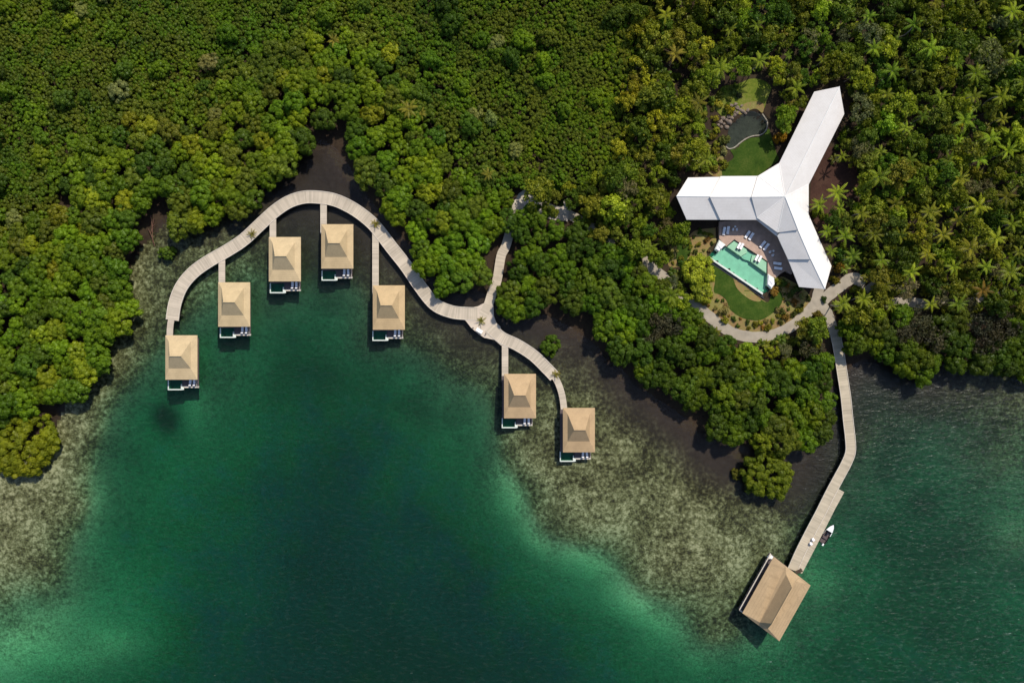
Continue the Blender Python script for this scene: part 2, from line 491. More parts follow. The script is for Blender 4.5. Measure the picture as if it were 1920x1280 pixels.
def water_mat():
    m = bpy.data.materials.new("sea_water"); m.use_nodes = True
    nt = m.node_tree; nt.nodes.clear()
    out = N(nt, "ShaderNodeOutputMaterial")
    p = geo_pos(nt)
    # long-crested ripples, rougher to the open east side
    mp = N(nt, "ShaderNodeMapping"); mp.inputs["Rotation"].default_value = (0, 0, R(-35)); mp.inputs["Scale"].default_value = (0.45, 1.0, 1)
    nt.links.new(p, mp.inputs["Vector"])
    w1 = noise(nt, 0.55, 4, mp.outputs[0], 0.6)
    w2 = noise(nt, 1.7, 3, mp.outputs[0], 0.6)
    rough = attr(nt, "chop")
    hgt = math_n(nt, 'MULTIPLY', math_n(nt, 'ADD', math_n(nt, 'MULTIPLY', w1, 1.0), math_n(nt, 'MULTIPLY', w2, 0.35)), math_n(nt, 'ADD', math_n(nt, 'MULTIPLY', rough, 0.6), 0.55))
    bp = N(nt, "ShaderNodeBump"); bp.inputs["Strength"].default_value = 1.0; bp.inputs["Distance"].default_value = 0.34
    nt.links.new(hgt, bp.inputs["Height"])
    t = N(nt, "ShaderNodeBsdfTransparent")
    g = N(nt, "ShaderNodeBsdfGlossy"); g.inputs["Roughness"].default_value = 0.3
    fr = N(nt, "ShaderNodeFresnel"); fr.inputs[0].default_value = 1.33
    nt.links.new(bp.outputs[0], g.inputs["Normal"]); nt.links.new(bp.outputs[0], fr.inputs["Normal"])
    mx = N(nt, "ShaderNodeMixShader")
    nt.links.new(fr.outputs[0], mx.inputs[0]); nt.links.new(t.outputs[0], mx.inputs[1]); nt.links.new(g.outputs[0], mx.inputs[2])
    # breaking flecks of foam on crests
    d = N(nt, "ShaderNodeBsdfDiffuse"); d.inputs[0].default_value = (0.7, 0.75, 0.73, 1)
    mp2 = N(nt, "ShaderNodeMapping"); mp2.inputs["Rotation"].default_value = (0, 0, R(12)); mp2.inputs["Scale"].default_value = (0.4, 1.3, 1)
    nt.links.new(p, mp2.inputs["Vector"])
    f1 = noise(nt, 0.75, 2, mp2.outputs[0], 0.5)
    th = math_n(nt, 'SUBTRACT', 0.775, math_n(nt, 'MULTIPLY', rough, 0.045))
    foam_gl = math_n(nt, 'MULTIPLY', math_n(nt, 'SUBTRACT', f1, th), 9.0, True)
    foam_gl = math_n(nt, 'MULTIPLY', foam_gl, 0.55)
    # sky glitter of small wave faces, painted as faint pale diffuse streaks
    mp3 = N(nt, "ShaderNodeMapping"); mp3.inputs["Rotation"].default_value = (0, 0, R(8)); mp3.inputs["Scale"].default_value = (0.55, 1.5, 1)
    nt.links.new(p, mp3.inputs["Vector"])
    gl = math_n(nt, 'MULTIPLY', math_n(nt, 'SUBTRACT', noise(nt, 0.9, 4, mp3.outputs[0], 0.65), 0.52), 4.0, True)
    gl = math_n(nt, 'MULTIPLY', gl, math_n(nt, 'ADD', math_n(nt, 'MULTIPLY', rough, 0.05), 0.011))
    foam_gl = math_n(nt, 'MAXIMUM', foam_gl, gl)  # foam flecks and the painted glitter share one diffuse white
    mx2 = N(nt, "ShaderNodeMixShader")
    nt.links.new(foam_gl, mx2.inputs[0]); nt.links.new(mx.outputs[0], mx2.inputs[1]); nt.links.new(d.outputs[0], mx2.inputs[2])
    nt.links.new(mx2.outputs[0], out.inputs["Surface"])
    va = N(nt, "ShaderNodeVolumeAbsorption")
    DEN = 0.5
    sig = (0.27, 0.070, 0.112)
    va.inputs["Density"].default_value = DEN
    va.inputs["Color"].default_value = (*[1-s/DEN for s in sig], 1)
    vs_ = N(nt, "ShaderNodeVolumeScatter")
    vs_.inputs["Color"].default_value = (0.55, 0.9, 0.75, 1)
    vs_.inputs["Density"].default_value = 0.022
    vs_.inputs["Anisotropy"].default_value = 0.3
    ad = N(nt, "ShaderNodeAddShader")
    nt.links.new(va.outputs[0], ad.inputs[0]); nt.links.new(vs_.outputs[0], ad.inputs[1])
    nt.links.new(ad.outputs[0], out.inputs["Volume"])
    return m
M['water'] = water_mat()

# ---------------------------------------------------------------- terrain: one height field, land and seabed
# photo pixel -> height (m); for the seabed the ray through that pixel is followed down to the bottom
HP = """
-300,900,-.4 -300,1100,-1 -300,1400,-3 0,900,-.4 60,950,-.5 40,1050,-.6 120,890,-.5 130,820,-.4 100,765,.0 165,805,-.7 190,730,-.6 230,680,-.6
0,1110,-.9 90,1060,-1 150,950,-1 165,880,-1.1 215,850,-2.8 188,960,-2.8 140,1070,-2.6 65,1140,-2.2 0,1180,-2 265,900,-4.6 240,1010,-4.4
190,1110,-3.8 100,1200,-2.3 20,1260,-2.2 270,1210,-3.4 390,1050,-7.5 350,1260,-7.5 600,900,-8.5 500,1000,-8.5 620,1100,-9.5 700,1250,-11
500,1200,-9 800,1000,-8.8 900,1150,-9 1000,1250,-9.5 300,580,-.9 290,500,-.6 330,450,-.5 360,560,-1.3 385,640,-2.4 375,770,-3 352,800,-3
303,790,-6.5 280,690,-2 255,750,-2.6 225,800,-2.6 450,480,-1.1 430,640,-2.6 480,600,-2.6 480,700,-4 550,560,-2.6 600,600,-3.6 640,650,-4
540,640,-4.8 560,720,-6.5 700,760,-6.5 450,820,-5.5 550,450,-.9 600,390,-.6 640,440,-.7 600,300,-.3 680,560,-1.6 740,640,-1.5 690,660,-2.3
780,600,-.9 750,520,-.6 850,565,-.4 850,640,-.8 900,680,-1 800,700,-2.3 860,760,-2.6 900,850,-3 800,800,-5 850,900,-5.6 935,900,-2.4
962,960,-2.6 900,1000,-5.5 1000,1020,-2.6 1010,960,-1.2 950,820,-1 1000,880,-.8 1080,900,-.6 1150,950,-.6 1100,1000,-1.1 1075,1060,-2.5
1040,1120,-5 1180,1130,-2.4 1200,1080,-1.2 1250,1000,-.6 1300,1080,-.8 1250,1180,-2.4 1195,1220,-3.8 1140,1210,-6 1330,1200,-1.7
1380,1100,-.9 1400,1020,-.6 1350,960,-.5 1340,1270,-3.4 1420,1250,-3.2 1450,1000,-.6 1500,930,-.5 1540,880,-.5 1200,800,-.4 1100,780,-.6
1100,700,-.5 1250,850,-.4 1000,700,-.8 980,780,-.9 1400,910,-.4 1480,1040,-.8 1510,1000,-1.6 1620,720,-1.2 1650,850,-2.4 1720,780,-1.5
1850,750,-1.3 1800,860,-1.7 1900,820,-1.8 1700,1000,-4.6 1600,1000,-3.8 1560,1100,-3 1535,1060,-2.6 1700,1200,-6 1850,1000,-2.6
1905,1020,-1.9 1830,1150,-4.2 1600,1250,-6 1500,1240,-3.6 1900,1250,-5 600,1600,-14 1300,1700,-12 2200,1300,-8 2200,900,-4 -400,1800,-8
50,600,.3 150,550,.3 220,500,.2 200,400,.5 350,350,.4 480,300,.4 590,200,.2 680,250,.4 750,350,.5 820,480,.3 870,490,.3 1000,520,.4 1100,540,.5
1200,640,.6 1300,720,.4 1400,800,.2 1500,770,.4 1530,700,.8 1640,620,1 1750,660,.3 1850,640,.6 1980,650,.5 -200,500,.5 -300,100,.8
100,200,.6 400,150,.6 700,100,.7 1000,150,1 1100,300,1.2 900,300,.8 1000,400,1.2 1200,100,2.5 1250,300,2.5 1200,450,1.8 1280,560,2.4
1350,610,2.6 1420,640,2.4 1500,600,2.8 1560,560,3 1400,350,3.2 1480,350,3.2 1420,450,3 1540,420,3.4 1400,230,3.2 1530,200,4 1700,100,6 1850,300,6
1700,400,4.5 1650,540,3 1900,560,2.5 1900,50,7 1450,100,4.5 1450,680,1.4 1560,640,1.2 2300,200,9 1300,-200,5 600,-200,1 1900,-250,9 -400,-300,2
2300,600,3
"""
hp = np.array([[float(a) for a in t.split(',')] for t in HP.split()])
hw = np.array([P(a, b, z) for a, b, z in hp])
def rbf_fit(p, v, smooth=0.0):
    d = np.hypot(p[:, None, 0]-p[None, :, 0], p[:, None, 1]-p[None, :, 1])
    n = len(p)
    A = np.ones((n+1, n+1)); A[:n, :n] = -d-smooth*np.eye(n); A[n, n] = 0
    return np.linalg.solve(A, np.append(v, 0))
def rbf_eval(p, w, x, y):
    out = np.full(x.shape, w[-1])
    for (a, b), c in zip(p, w[:-1]):
        out = out-c*np.hypot(x-a, y-b)
    return out
hc = rbf_fit(hw, hp[:, 2], -2.0)

def axis(lo, hi, step, far):
    core = np.arange(lo, hi+step/2, step)
    g = []; d = step
    x = core[-1]
    while x < far:
        d *= 1.35; x += d; g.append(x)
    g2 = []; d = step; x = core[0]
    while x > -far:
        d *= 1.35; x -= d; g2.append(x)
    return np.array(g2[::-1]+list(core)+g)
gx = axis(-172, 172, 1.1, 900); gy = axis(-120, 120, 1.1, 900)
GX, GY = np.meshgrid(gx, gy)
# the field runs into its border value beyond +-330 m
TX = np.clip(GX, -330, 330); TY = np.clip(GY, -300, 300)
Z = rbf_eval(hw, hc, TX, TY)
def fbm(x, y, s, seed):
    r = np.random.default_rng(seed); o = np.zeros(x.shape)
    for k in range(14):
        a = r.uniform(0, 6.28); f = s*r.uniform(0.6, 2.2); o += np.sin((x*math.cos(a)+y*math.sin(a))*f+r.uniform(0, 6.28))/14
    return o
Z = Z+np.where(Z < -0.3, fbm(GX, GY, 0.16, 3)*np.clip(-Z*0.55, 0, 1.4), fbm(GX, GY, 0.25, 4)*0.5*np.clip(Z, 0, 1))
Z = np.where((Z < -.15) & (Z > -1.6), -.15+(Z+.15)*(.55+.45*np.clip((-Z-.8)/.8, 0, 1)), Z)
Zd = np.clip((-Z-1.6)/7.4, 0, 1)
Z = np.where((Z < -1.6) & (Z > -9), -(1.6+7.4*Zd**.78), Z)
Z = np.clip(Z, -14, 16)

Z_TER = 3.6          # pool terrace
def zoom4(a, b): return (1320+a/9.14, 420+b/9.14)
def zoom2(a, b): return (1200+a/3.84, 380+b/3.84)
def zoom1(a, b): return (1200+a/3.84, 120+b/3.84)
def world_poly(px, z): return [P(a, b, z) for a, b in px]
ter_px = [zoom4(a, b) for a, b in [(262, -40), (262, 250), (80, 575), (1052, 1262), (1225, 930), (1310, 850), (1405, 800), (1500, 860), (1600, 640), (1420, 240), (1130, 0), (900, -90)]]
ter_w = world_poly(ter_px, Z_TER)
low = inside(ter_w, GX, GY)
dl = dist_poly(ter_w, GX, GY)
Z = np.where(low & (dl > 0.6), np.minimum(Z, 1.7), np.where((dl < 5) & ~low, np.minimum(Z, 2.6+dl*0.05), Z))
# hollow for the garden pond
def zoomP(a, b): return (1290+a/6.095, 130+b/6.095)
pond_px = [zoomP(a, b) for a, b in [(440, 890), (470, 660), (540, 590), (640, 510), (740, 480), (830, 520), (890, 600), (890, 690), (830, 745), (740, 760), (660, 790), (590, 840), (530, 890), (480, 905)]]
pond_w = world_poly(spline(pond_px+pond_px[:1], 4)[:-1], 3.2)
ip = inside(pond_w, GX, GY); dp = dist_poly(pond_w, GX, GY)
Z = np.where(ip, 3.0-np.clip(dp, 0, 0.9), np.where(dp < 4, 3.2+(Z-3.2)*dp/4, Z))

def terrain_z(x, y):
    x = np.asarray(x, float); y = np.asarray(y, float)
    i = np.clip(np.searchsorted(gx, x)-1, 0, len(gx)-2); j = np.clip(np.searchsorted(gy, y)-1, 0, len(gy)-2)
    tx = np.clip((x-gx[i])/(gx[i+1]-gx[i]), 0, 1); ty = np.clip((y-gy[j])/(gy[j+1]-gy[j]), 0, 1)
    return (Z[j, i]*(1-tx)+Z[j, i+1]*tx)*(1-ty)+(Z[j+1, i]*(1-tx)+Z[j+1, i+1]*tx)*ty

def PT(px, py, up=0.0):
    """photo pixel -> point on the terrain (or 'up' metres above it)"""
    z = 0.0
    for _ in range(4):
        x, y = P(px, py, z+up)
        z = float(terrain_z(x, y))
    return x, y, z

# how much pale reef rubble lies on the bottom (0 silt .. 1 pale rubble)
RP = """
0,1000,1 60,960,1 40,1080,.9 130,830,.9 160,850,.75 120,930,.85 190,740,.6 150,950,.5 100,1060,.55 220,690,.55 250,640,.5 290,560,.5 310,480,.5 350,460,.35 380,430,.1
330,520,.55 420,480,.5 440,500,.6 360,600,.4 560,400,.05 500,440,.15 600,330,.0 620,420,.05 660,400,.0 550,520,.15 600,560,.1 680,470,.1 640,540,.25 700,620,.4 740,560,.2
780,640,.35 750,690,.5 830,600,.1 860,570,.0 850,650,.2 900,640,.15 880,720,.4 940,760,.45 930,860,.65 980,700,.3 1000,800,.5 1020,660,.1 1080,680,.2 1100,760,.45
1050,900,.75 1080,960,.85 1150,960,.9 1000,940,.6 1200,1000,.9 1150,880,.7 1220,900,.6 1150,760,.2 1200,820,.3 1250,900,.5 1300,880,.15 1350,900,.1 1300,950,.7
1340,1000,.85 1250,1080,.75 1180,1060,.65 1300,1140,.7 1380,1080,.75 1380,1180,.65 1420,1000,.75 1450,950,.3 1400,900,.05 1500,900,.0 1540,860,.0 1500,960,.2
1470,1020,.55 1160,720,.05 1240,790,.05 1080,610,.0 1120,650,.05 1620,720,.0 1660,800,.25 1720,760,.1 1780,840,.5 1850,780,.3 1850,860,.55 1910,760,.4 1900,900,.6
1660,870,.45 1700,900,.3 1600,900,.1 1820,950,.5 -200,1000,1 2100,800,.4
"""
rp = np.array([[float(a) for a in t.split(',')] for t in RP.split()])
rw = np.array([P(a, b, -1) for a, b, _ in rp])
rc = rbf_fit(rw, rp[:, 2], -1.0)
REEF = np.clip(rbf_eval(rw, rc, TX, TY), 0, 1)
DEEP = np.interp(-Z, [1.3, 2.6, 4.8, 7.2, 9.6], [0, .3, .62, .8, 1.0])

# dark seagrass beds, plus a small dark patch south of the west villa
GRASS_DARK = np.zeros_like(Z)
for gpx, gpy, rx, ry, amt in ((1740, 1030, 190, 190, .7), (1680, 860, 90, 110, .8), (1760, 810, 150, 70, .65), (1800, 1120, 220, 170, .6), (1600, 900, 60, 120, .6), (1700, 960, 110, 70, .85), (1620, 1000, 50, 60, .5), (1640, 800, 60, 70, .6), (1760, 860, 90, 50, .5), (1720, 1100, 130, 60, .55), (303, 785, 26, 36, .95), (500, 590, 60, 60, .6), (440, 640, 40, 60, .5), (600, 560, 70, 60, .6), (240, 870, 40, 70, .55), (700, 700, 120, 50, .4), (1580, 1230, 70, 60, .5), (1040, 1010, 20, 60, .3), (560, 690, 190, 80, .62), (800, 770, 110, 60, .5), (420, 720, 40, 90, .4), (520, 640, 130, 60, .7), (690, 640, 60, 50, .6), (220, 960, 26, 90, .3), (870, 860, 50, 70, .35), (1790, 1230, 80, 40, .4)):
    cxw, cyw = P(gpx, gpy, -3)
    GRASS_DARK = np.maximum(GRASS_DARK, amt*np.exp(-(((GX-cxw)/(rx*S))**2+((GY-cyw)/(ry*S))**2)*.8))
GRASS_DARK = np.clip(GRASS_DARK*(1+.9*fbm(GX, GY, .22, 61)), 0, 1)
# pale sand on the slopes below the reef edge
PALE = np.zeros_like(Z)
for gpx, gpy, rx, ry, amt in ((960, 930, 50, 60, .8), (1010, 1010, 60, 50, 1), (1080, 1060, 70, 50, 1), (1160, 1130, 70, 50, 1), (1230, 1190, 60, 50, 1), (1300, 1250, 60, 40, .7), (60, 1220, 130, 70, 1), (200, 1190, 90, 50, .7), (280, 1210, 40, 40, .8), (352, 790, 22, 60, .9), (1545, 1080, 50, 50, .6), (1905, 985, 60, 80, .25), (1420, 1230, 60, 40, .4), (470, 660, 40, 30, .3), (170, 940, 30, 60, .25)):
    cxw, cyw = P(gpx, gpy, -3)
    PALE = np.maximum(PALE, amt*np.exp(-(((GX-cxw)/(rx*S))**2+((GY-cyw)/(ry*S))**2)*.8))
PALE = np.clip(PALE*(1+.7*fbm(GX, GY, .25, 62)), 0, 1)
ny, nx = Z.shape
idx = np.arange(nx*ny).reshape(ny, nx)
quads = np.stack([idx[:-1, :-1], idx[:-1, 1:], idx[1:, 1:], idx[1:, :-1]], -1).reshape(-1, 4)
V = np.stack([GX, GY, Z], -1).reshape(-1, 3)
fz = V[quads][:, :, 2].mean(1)
for nm, sel, mt in (("ground", fz > -0.12, M['ground']), ("seabed", fz <= -0.12, M['seabed'])):
    q = quads[sel]
    u, inv = np.unique(q.ravel(), return_inverse=True)
    me = np_mesh(nm, V[u], inv.reshape(-1, 4), mt, {"reef": REEF.ravel()[u], "deep": DEEP.ravel()[u], "grass": GRASS_DARK.ravel()[u], "pale": PALE.ravel()[u]}, True)
    o = bpy.data.objects.new(nm, me); COL.objects.link(o); tag(o, kind='structure')

# sea: a closed body of water with its real depth
wx = np.concatenate([[-880, -500, -300], np.arange(-200, 201, 20), [300, 500, 880]]).astype(float)
WX, WY = np.meshgrid(wx, wx)
nW = len(wx)
wv = np.concatenate([np.stack([WX, WY, np.zeros_like(WX)], -1).reshape(-1, 3), np.stack([WX, WY, np.full_like(WX, -20.0)], -1).reshape(-1, 3)])
wi = np.arange(nW*nW).reshape(nW, nW)
top = np.stack([wi[:-1, :-1], wi[:-1, 1:], wi[1:, 1:], wi[1:, :-1]], -1).reshape(-1, 4)
bot = top[:, ::-1]+nW*nW
b0 = np.concatenate([wi[0, :], wi[1:, -1], wi[-1, -2::-1], wi[-2:0:-1, 0]])
b1 = np.roll(b0, -1)
side = np.stack([b0, b0+nW*nW, b1+nW*nW, b1], -1)[:, ::-1]
px_, py_ = wv[:, 0]/S+960, 640-wv[:, 1]/S
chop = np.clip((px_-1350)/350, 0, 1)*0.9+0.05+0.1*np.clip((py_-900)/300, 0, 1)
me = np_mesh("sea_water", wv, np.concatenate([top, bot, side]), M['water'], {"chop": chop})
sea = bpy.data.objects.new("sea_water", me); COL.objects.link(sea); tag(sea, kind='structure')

# ---------------------------------------------------------------- sheets laid on the ground
def drape(name, px_poly, off, mat, step=1.5, kind='structure', smooth_poly=True):
    pw = [PT(a, b)[:2] for a, b in (spline(px_poly+px_poly[:1], 4)[:-1] if smooth_poly else px_poly)]
    bm = bmesh.new()
    bm.faces.new([bm.verts.new((x, y, 0)) for x, y in pw])
    xs = [p[0] for p in pw]; ys = [p[1] for p in pw]
    for ax, lo, hi in ((0, min(xs), max(xs)), (1, min(ys), max(ys))):
        c = lo+step
        while c < hi:
            co = (c, 0, 0) if ax == 0 else (0, c, 0); no = (1, 0, 0) if ax == 0 else (0, 1, 0)
            bmesh.ops.bisect_plane(bm, geom=bm.verts[:]+bm.edges[:]+bm.faces[:], plane_co=co, plane_no=no)
            c += step
    bmesh.ops.triangulate(bm, faces=bm.faces[:])
    for v in bm.verts:
        v.co.z = float(terrain_z(v.co.x, v.co.y))+off
    bmesh.ops.recalc_face_normals(bm, faces=bm.faces[:])
    if sum(f.normal.z for f in bm.faces) < 0:
        bmesh.ops.reverse_faces(bm, faces=bm.faces[:])
    me = bpy.data.meshes.new(name); bm.to_mesh(me); bm.free()
    me.materials.append(mat)
    o = bpy.data.objects.new(name, me); COL.objects.link(o)
    tag(o, kind=kind)
    return o

def path_strip(name, px_pts, width, off, mat, n=6):
    pts = [PT(a, b)[:2] for a, b in spline(px_pts, n)]
    mb = MB(); Lr = []
    k = 4
    for i in range(len(pts)):
        a = Vector(pts[max(i-1, 0)]); b = Vector(pts[min(i+1, len(pts)-1)])
        d = (b-a).normalized(); nn = Vector((-d.y, d.x)); p = Vector(pts[i])
        w = width[min(i//n, len(width)-1)] if hasattr(width, '__len__') else width
        w *= 1+0.04*math.sin(i*1.7)
        Lr.append([(p+nn*w*(j/k-0.5)) for j in range(k+1)])
    v = [(q.x, q.y, float(terrain_z(q.x, q.y))+off) for row in Lr for q in row]
    f = []
    for i in range(len(pts)-1):
        for j in range(k):
            a = i*(k+1)+j
            f.append((a, a+k+1, a+k+2, a+1)[::-1])
    mb.add(v, [x[::-1] for x in f])
    # a low edge all round gives the slab thickness
    o = mb.build(name, mat)
    sm = o.modifiers.new("thickness", 'SOLIDIFY'); sm.thickness = 0.25; sm.offset = 1.0 if False else -1.0
    tag(o, kind='structure')
    return o

garden_px = [zoom2(a, b) for a, b in [(560, 180), (400, 200), (330, 260), (200, 330), (210, 460), (330, 480), (420, 700), (500, 800), (600, 880), (700, 940), (850, 950), (1000, 910), (1130, 830), (1230, 740), (1200, 640), (1080, 560), (1000, 540), (940, 690), (900, 710), (490, 400), (560, 270)]]
drape("garden_bed", garden_px, 0.06, M['bed'])
lawn_px = [zoom2(a, b) for a, b in [(505, 420), (700, 560), (900, 715), (950, 660), (1015, 640), (1020, 720), (960, 790), (860, 845), (740, 830), (650, 770), (620, 700), (570, 660), (530, 640), (540, 560), (520, 480)]]
drape("lawn", lawn_px, 0.12, M['lawn'])
drape("lawn", [zoom2(a, b) for a, b in [(270, 280), (360, 270), (370, 340), (330, 420), (300, 480), (260, 400)]], 0.12, M['lawn'])
drape("garden_bed", [zoom2(a, b) for a, b in [(670, 545), (740, 590), (860, 690), (850, 712), (780, 690), (700, 620)]], 0.17, M['bed'])
lawn2_px = [zoomP(a, b) for a, b in [(480, 925), (600, 850), (700, 790), (840, 765), (920, 680), (960, 800), (1010, 960), (1030, 1040), (900, 1140), (780, 1230), (400, 1230), (420, 1100), (520, 1010)]]
drape("lawn", lawn2_px, 0.12, M['lawn'])
drape("rough_grass_clearing", [zoomP(a, b) for a, b in [(280, 330), (400, 200), (560, 170), (720, 110), (860, 130), (950, 210), (900, 350), (860, 460), (760, 440), (640, 440), (560, 520), (440, 560), (330, 480)]], 0.08, M['rough_lawn'])
drape("garden_bed", [zoomP(a, b) for a, b in [(560, 500), (640, 400), (760, 370), (860, 400), (850, 500), (780, 455), (700, 470), (600, 520)]], 0.14, M['bed'])
drape("garden_bed", [zoomP(a, b) for a, b in [(200, 1160), (260, 1080), (360, 980), (410, 1030), (400, 1200), (300, 1225)]], 0.12, M['bed'])
drape("bare_soil", [(1530, 290), (1560, 275), (1610, 290), (1640, 330), (1625, 380), (1590, 420), (1540, 430), (1522, 400), (1520, 350)], 0.05,
      ground_cover("red_soil", [(0.03, 0.016, 0.013), (0.06, 0.03, 0.022), (0.08, 0.045, 0.03)], 0.2, 1.2))

# garden paths
path_strip("path", [zoom2(a, b) for a, b in [(-60, 330), (60, 450), (170, 540), (260, 640), (400, 740), (500, 820), (590, 890), (690, 945), (830, 968), (960, 950), (1080, 895), (1180, 815), (1250, 740), (1290, 690)]], 3.0, 0.16, M['path'])
path_strip("path", [zoom2(a, b) for a, b in [(1245, 770), (1270, 690), (1290, 610)]], 2.8, 0.19, M['path'])
path_strip("path", [zoom2(a, b) for a, b in [(1270, 745), (1340, 680), (1440, 600), (1530, 545), (1620, 580)]], 3.2, 0.22, M['path'])
path_strip("path", [zoom2(a, b) for a, b in [(1290, 735), (1330, 770), (1352, 820)]], 2.8, 0.25, M['path'])
path_strip("path", [(1550, 584), (1556, 600), (1563, 622), (1569, 646), (1573, 668)], 2.7, 0.3, M['path'])
path_strip("path", [(1660, 568), (1700, 566), (1740, 570), (1790, 566), (1840, 560), (1900, 552)], 2.6, 0.16, M['path'])
path_strip("path", [(1648, 505), (1640, 530), (1622, 545)], 2.0, 0.25, M['path'])
path_strip("path", [(1058, 398), (1090, 415), (1140, 445), (1185, 472)], 2.6, 0.16, M['path'])
path_strip("stone_landing", [(968, 400), (978, 380), (990, 368), (1010, 383), (1034, 398), (1066, 402)], 4.0, 0.2, plain("landing_stone", (0.50, 0.44, 0.37), 0.85, 0.2, 0.6, 0.2, obj_space=False))
path_strip("stone_landing", [(1056, 381), (1074, 386)], 2.2, 0.2, bpy.data.materials["landing_stone"])

# pond
drape('pond_bed', pond_px, 0.05, M['pond_bed'], 0.7)
mb = MB()
mb.add([(x, y, 2.95) for x, y in pond_w], [tuple(range(len(pond_w)))[::-1]])
o = mb.build("pond_water", M['pond_water']); tag(o, kind='structure')
kp = [zoomP(a, b) for a, b in [(430, 880), (470, 908), (530, 893), (590, 845), (660, 795), (740, 763), (830, 748), (893, 693), (905, 600), (850, 510)]]
mb = MB(); mb.ribbon([P(a, b, 3.2) for a, b in spline(kp, 5)], 0.32, 2.6, 3.30)
o = mb.build("pond_kerb", M["stone_edge"]); tag(o, kind='structure')

# ---------------------------------------------------------------- boardwalk
Z_BW = 1.6
def piles(parent, pts, step, off, z_top, r=0.16, start=1.0):
    acc = -start; last = Vector(pts[0])
    for i in range(1, len(pts)):
        p = Vector(pts[i]); seg = (p-last).length
        acc += seg
        if acc >= 0:
            d = (p-last).normalized(); nn = Vector((-d.y, d.x))
            for sgn in (-1, 1):
                q = p+nn*off*sgn
                zb = min(float(terrain_z(q.x, q.y))-0.5, z_top-1)
                pm = MB(); pm.tube([(q.x, q.y, zb), (q.x, q.y, z_top)], [r, r*0.92], 7)
                pm.build("pile", M['pile'], parent, True)
            acc -= step
        last = p

bw = empty("boardwalk", (0, 0, 0))
tag(bw, "long pale plank boardwalk curving over the shallows past seven villas", "boardwalk")
main_px = [(317.5, 612), (318, 624), (323, 600), (328, 569), (340, 538), (361, 512), (389.4, 491), (425.8, 470), (457, 449.4), (488, 420.7), (514, 397), (540, 379.5), (566.5, 370.5), (592.5, 369.5), (626, 374.5), (657.6, 388.5), (686, 408), (707, 428.5), (733, 462.4), (761.8, 499), (787, 536), (815, 570), (845.6, 584), (873.7, 587.5), (896, 588)]
main_px = main_px[2:]
main = [P(a, b, Z_BW) for a, b in spline(main_px, 6)]
mb = MB(); mb.ribbon(main, 3.6, Z_BW-0.22, Z_BW)
mb.build("deck", M['planks'], bw)
se_px = [(918, 612), (940, 632), (970, 646.5), (1000, 666), (1025, 690), (1040, 706)]
se = [P(a, b, Z_BW) for a, b in spline(se_px, 6)]
mb = MB(); mb.ribbon(se, [4.2]*4+[3.3]*(len(se)-4), Z_BW-0.22, Z_BW-0.004)
mb.build("deck", M['planks'], bw)
se2_px = [(1034, 699), (1043, 711), (1050, 727), (1055, 746), (1058, 770)]
se2 = [P(a, b, Z_BW) for a, b in spline(se2_px, 5)]
mb = MB(); mb.ribbon(se2, 1.8, Z_BW-0.23, Z_BW-0.008); mb.build("deck", M['planks'], bw)
no_px = [(905, 592), (914.7, 573.7), (923, 548), (932, 524.5), (939.5, 480), (948, 462), (958, 428), (968, 396)]
no = [P(a, b, Z_BW) for a, b in spline(no_px, 5)]
mb = MB(); mb.ribbon(no, 2.6, Z_BW-0.22, Z_BW-0.012); mb.build("deck", M['planks'], bw)
w1 = [P(318.3, 612, Z_BW), P(318, 634, Z_BW)]
w0 = [P(325, 585, Z_BW), P(322, 600, Z_BW), P(318.8, 613, Z_BW)]
mb = MB(); mb.ribbon([P(322.4, 592, Z_BW), P(319.6, 606, Z_BW), P(318.4, 618, Z_BW), P(317.8, 640, Z_BW)], 1.75, Z_BW-0.23, Z_BW-0.004); mb.build("deck", M['planks'], bw)
for x, y0, y1 in ((415.8, 486, 545), (511.5, 408, 462), (606.5, 376, 438), (704, 432, 552), (947, 644, 716)):
    mb = MB(); mb.ribbon([P(x, y0, Z_BW), P(x, (y0+y1)/2, Z_BW), P(x, y1, Z_BW)], 1.8, Z_BW-0.23, Z_BW-0.016)
    mb.build("spur_deck", M['planks'], bw)
plat_px = [(868, 580), (896, 574), (911, 566), (925, 571), (926, 592), (931, 606), (938, 620), (952, 633), (940, 648), (927, 637), (908, 633), (897, 626), (883, 614), (874, 602), (866, 596)]
mb = MB(); mb.prism([P(a, b, Z_BW) for a, b in plat_px], Z_BW-0.24, Z_BW-0.02)
pm_, nt_, b_ = new_mat("platform_planks")
tcs = geo_pos(nt_)
nt_.links.new(ramp(nt_, noise(nt_, 0.6, 5, tcs), [(0.3, (0.50, 0.415, 0.335)), (0.7, (0.60, 0.50, 0.40))]), b_.inputs["Base Color"])
b_.inputs["Roughness"].default_value = 0.8
mb.build("platform", pm_, bw)
for ln, wd in ((main, 3.6), (se, 3.3)):
    for sg in (-1, 1):
        mb = MB(); mb.ribbon(ln, 0.16, Z_BW, Z_BW+0.12, sg*(wd/2-0.09)); mb.build("kerb_rail", M['edge_wood'], bw)
piles(bw, main, 7.0, 1.5, Z_BW-0.22)
piles(bw, se, 6.0, 1.3, Z_BW-0.25)
piles(bw, se2, 5.0, 0.7, Z_BW-0.25, 0.13)
piles(bw, no, 8.0, 1.0, Z_BW-0.25, 0.13)

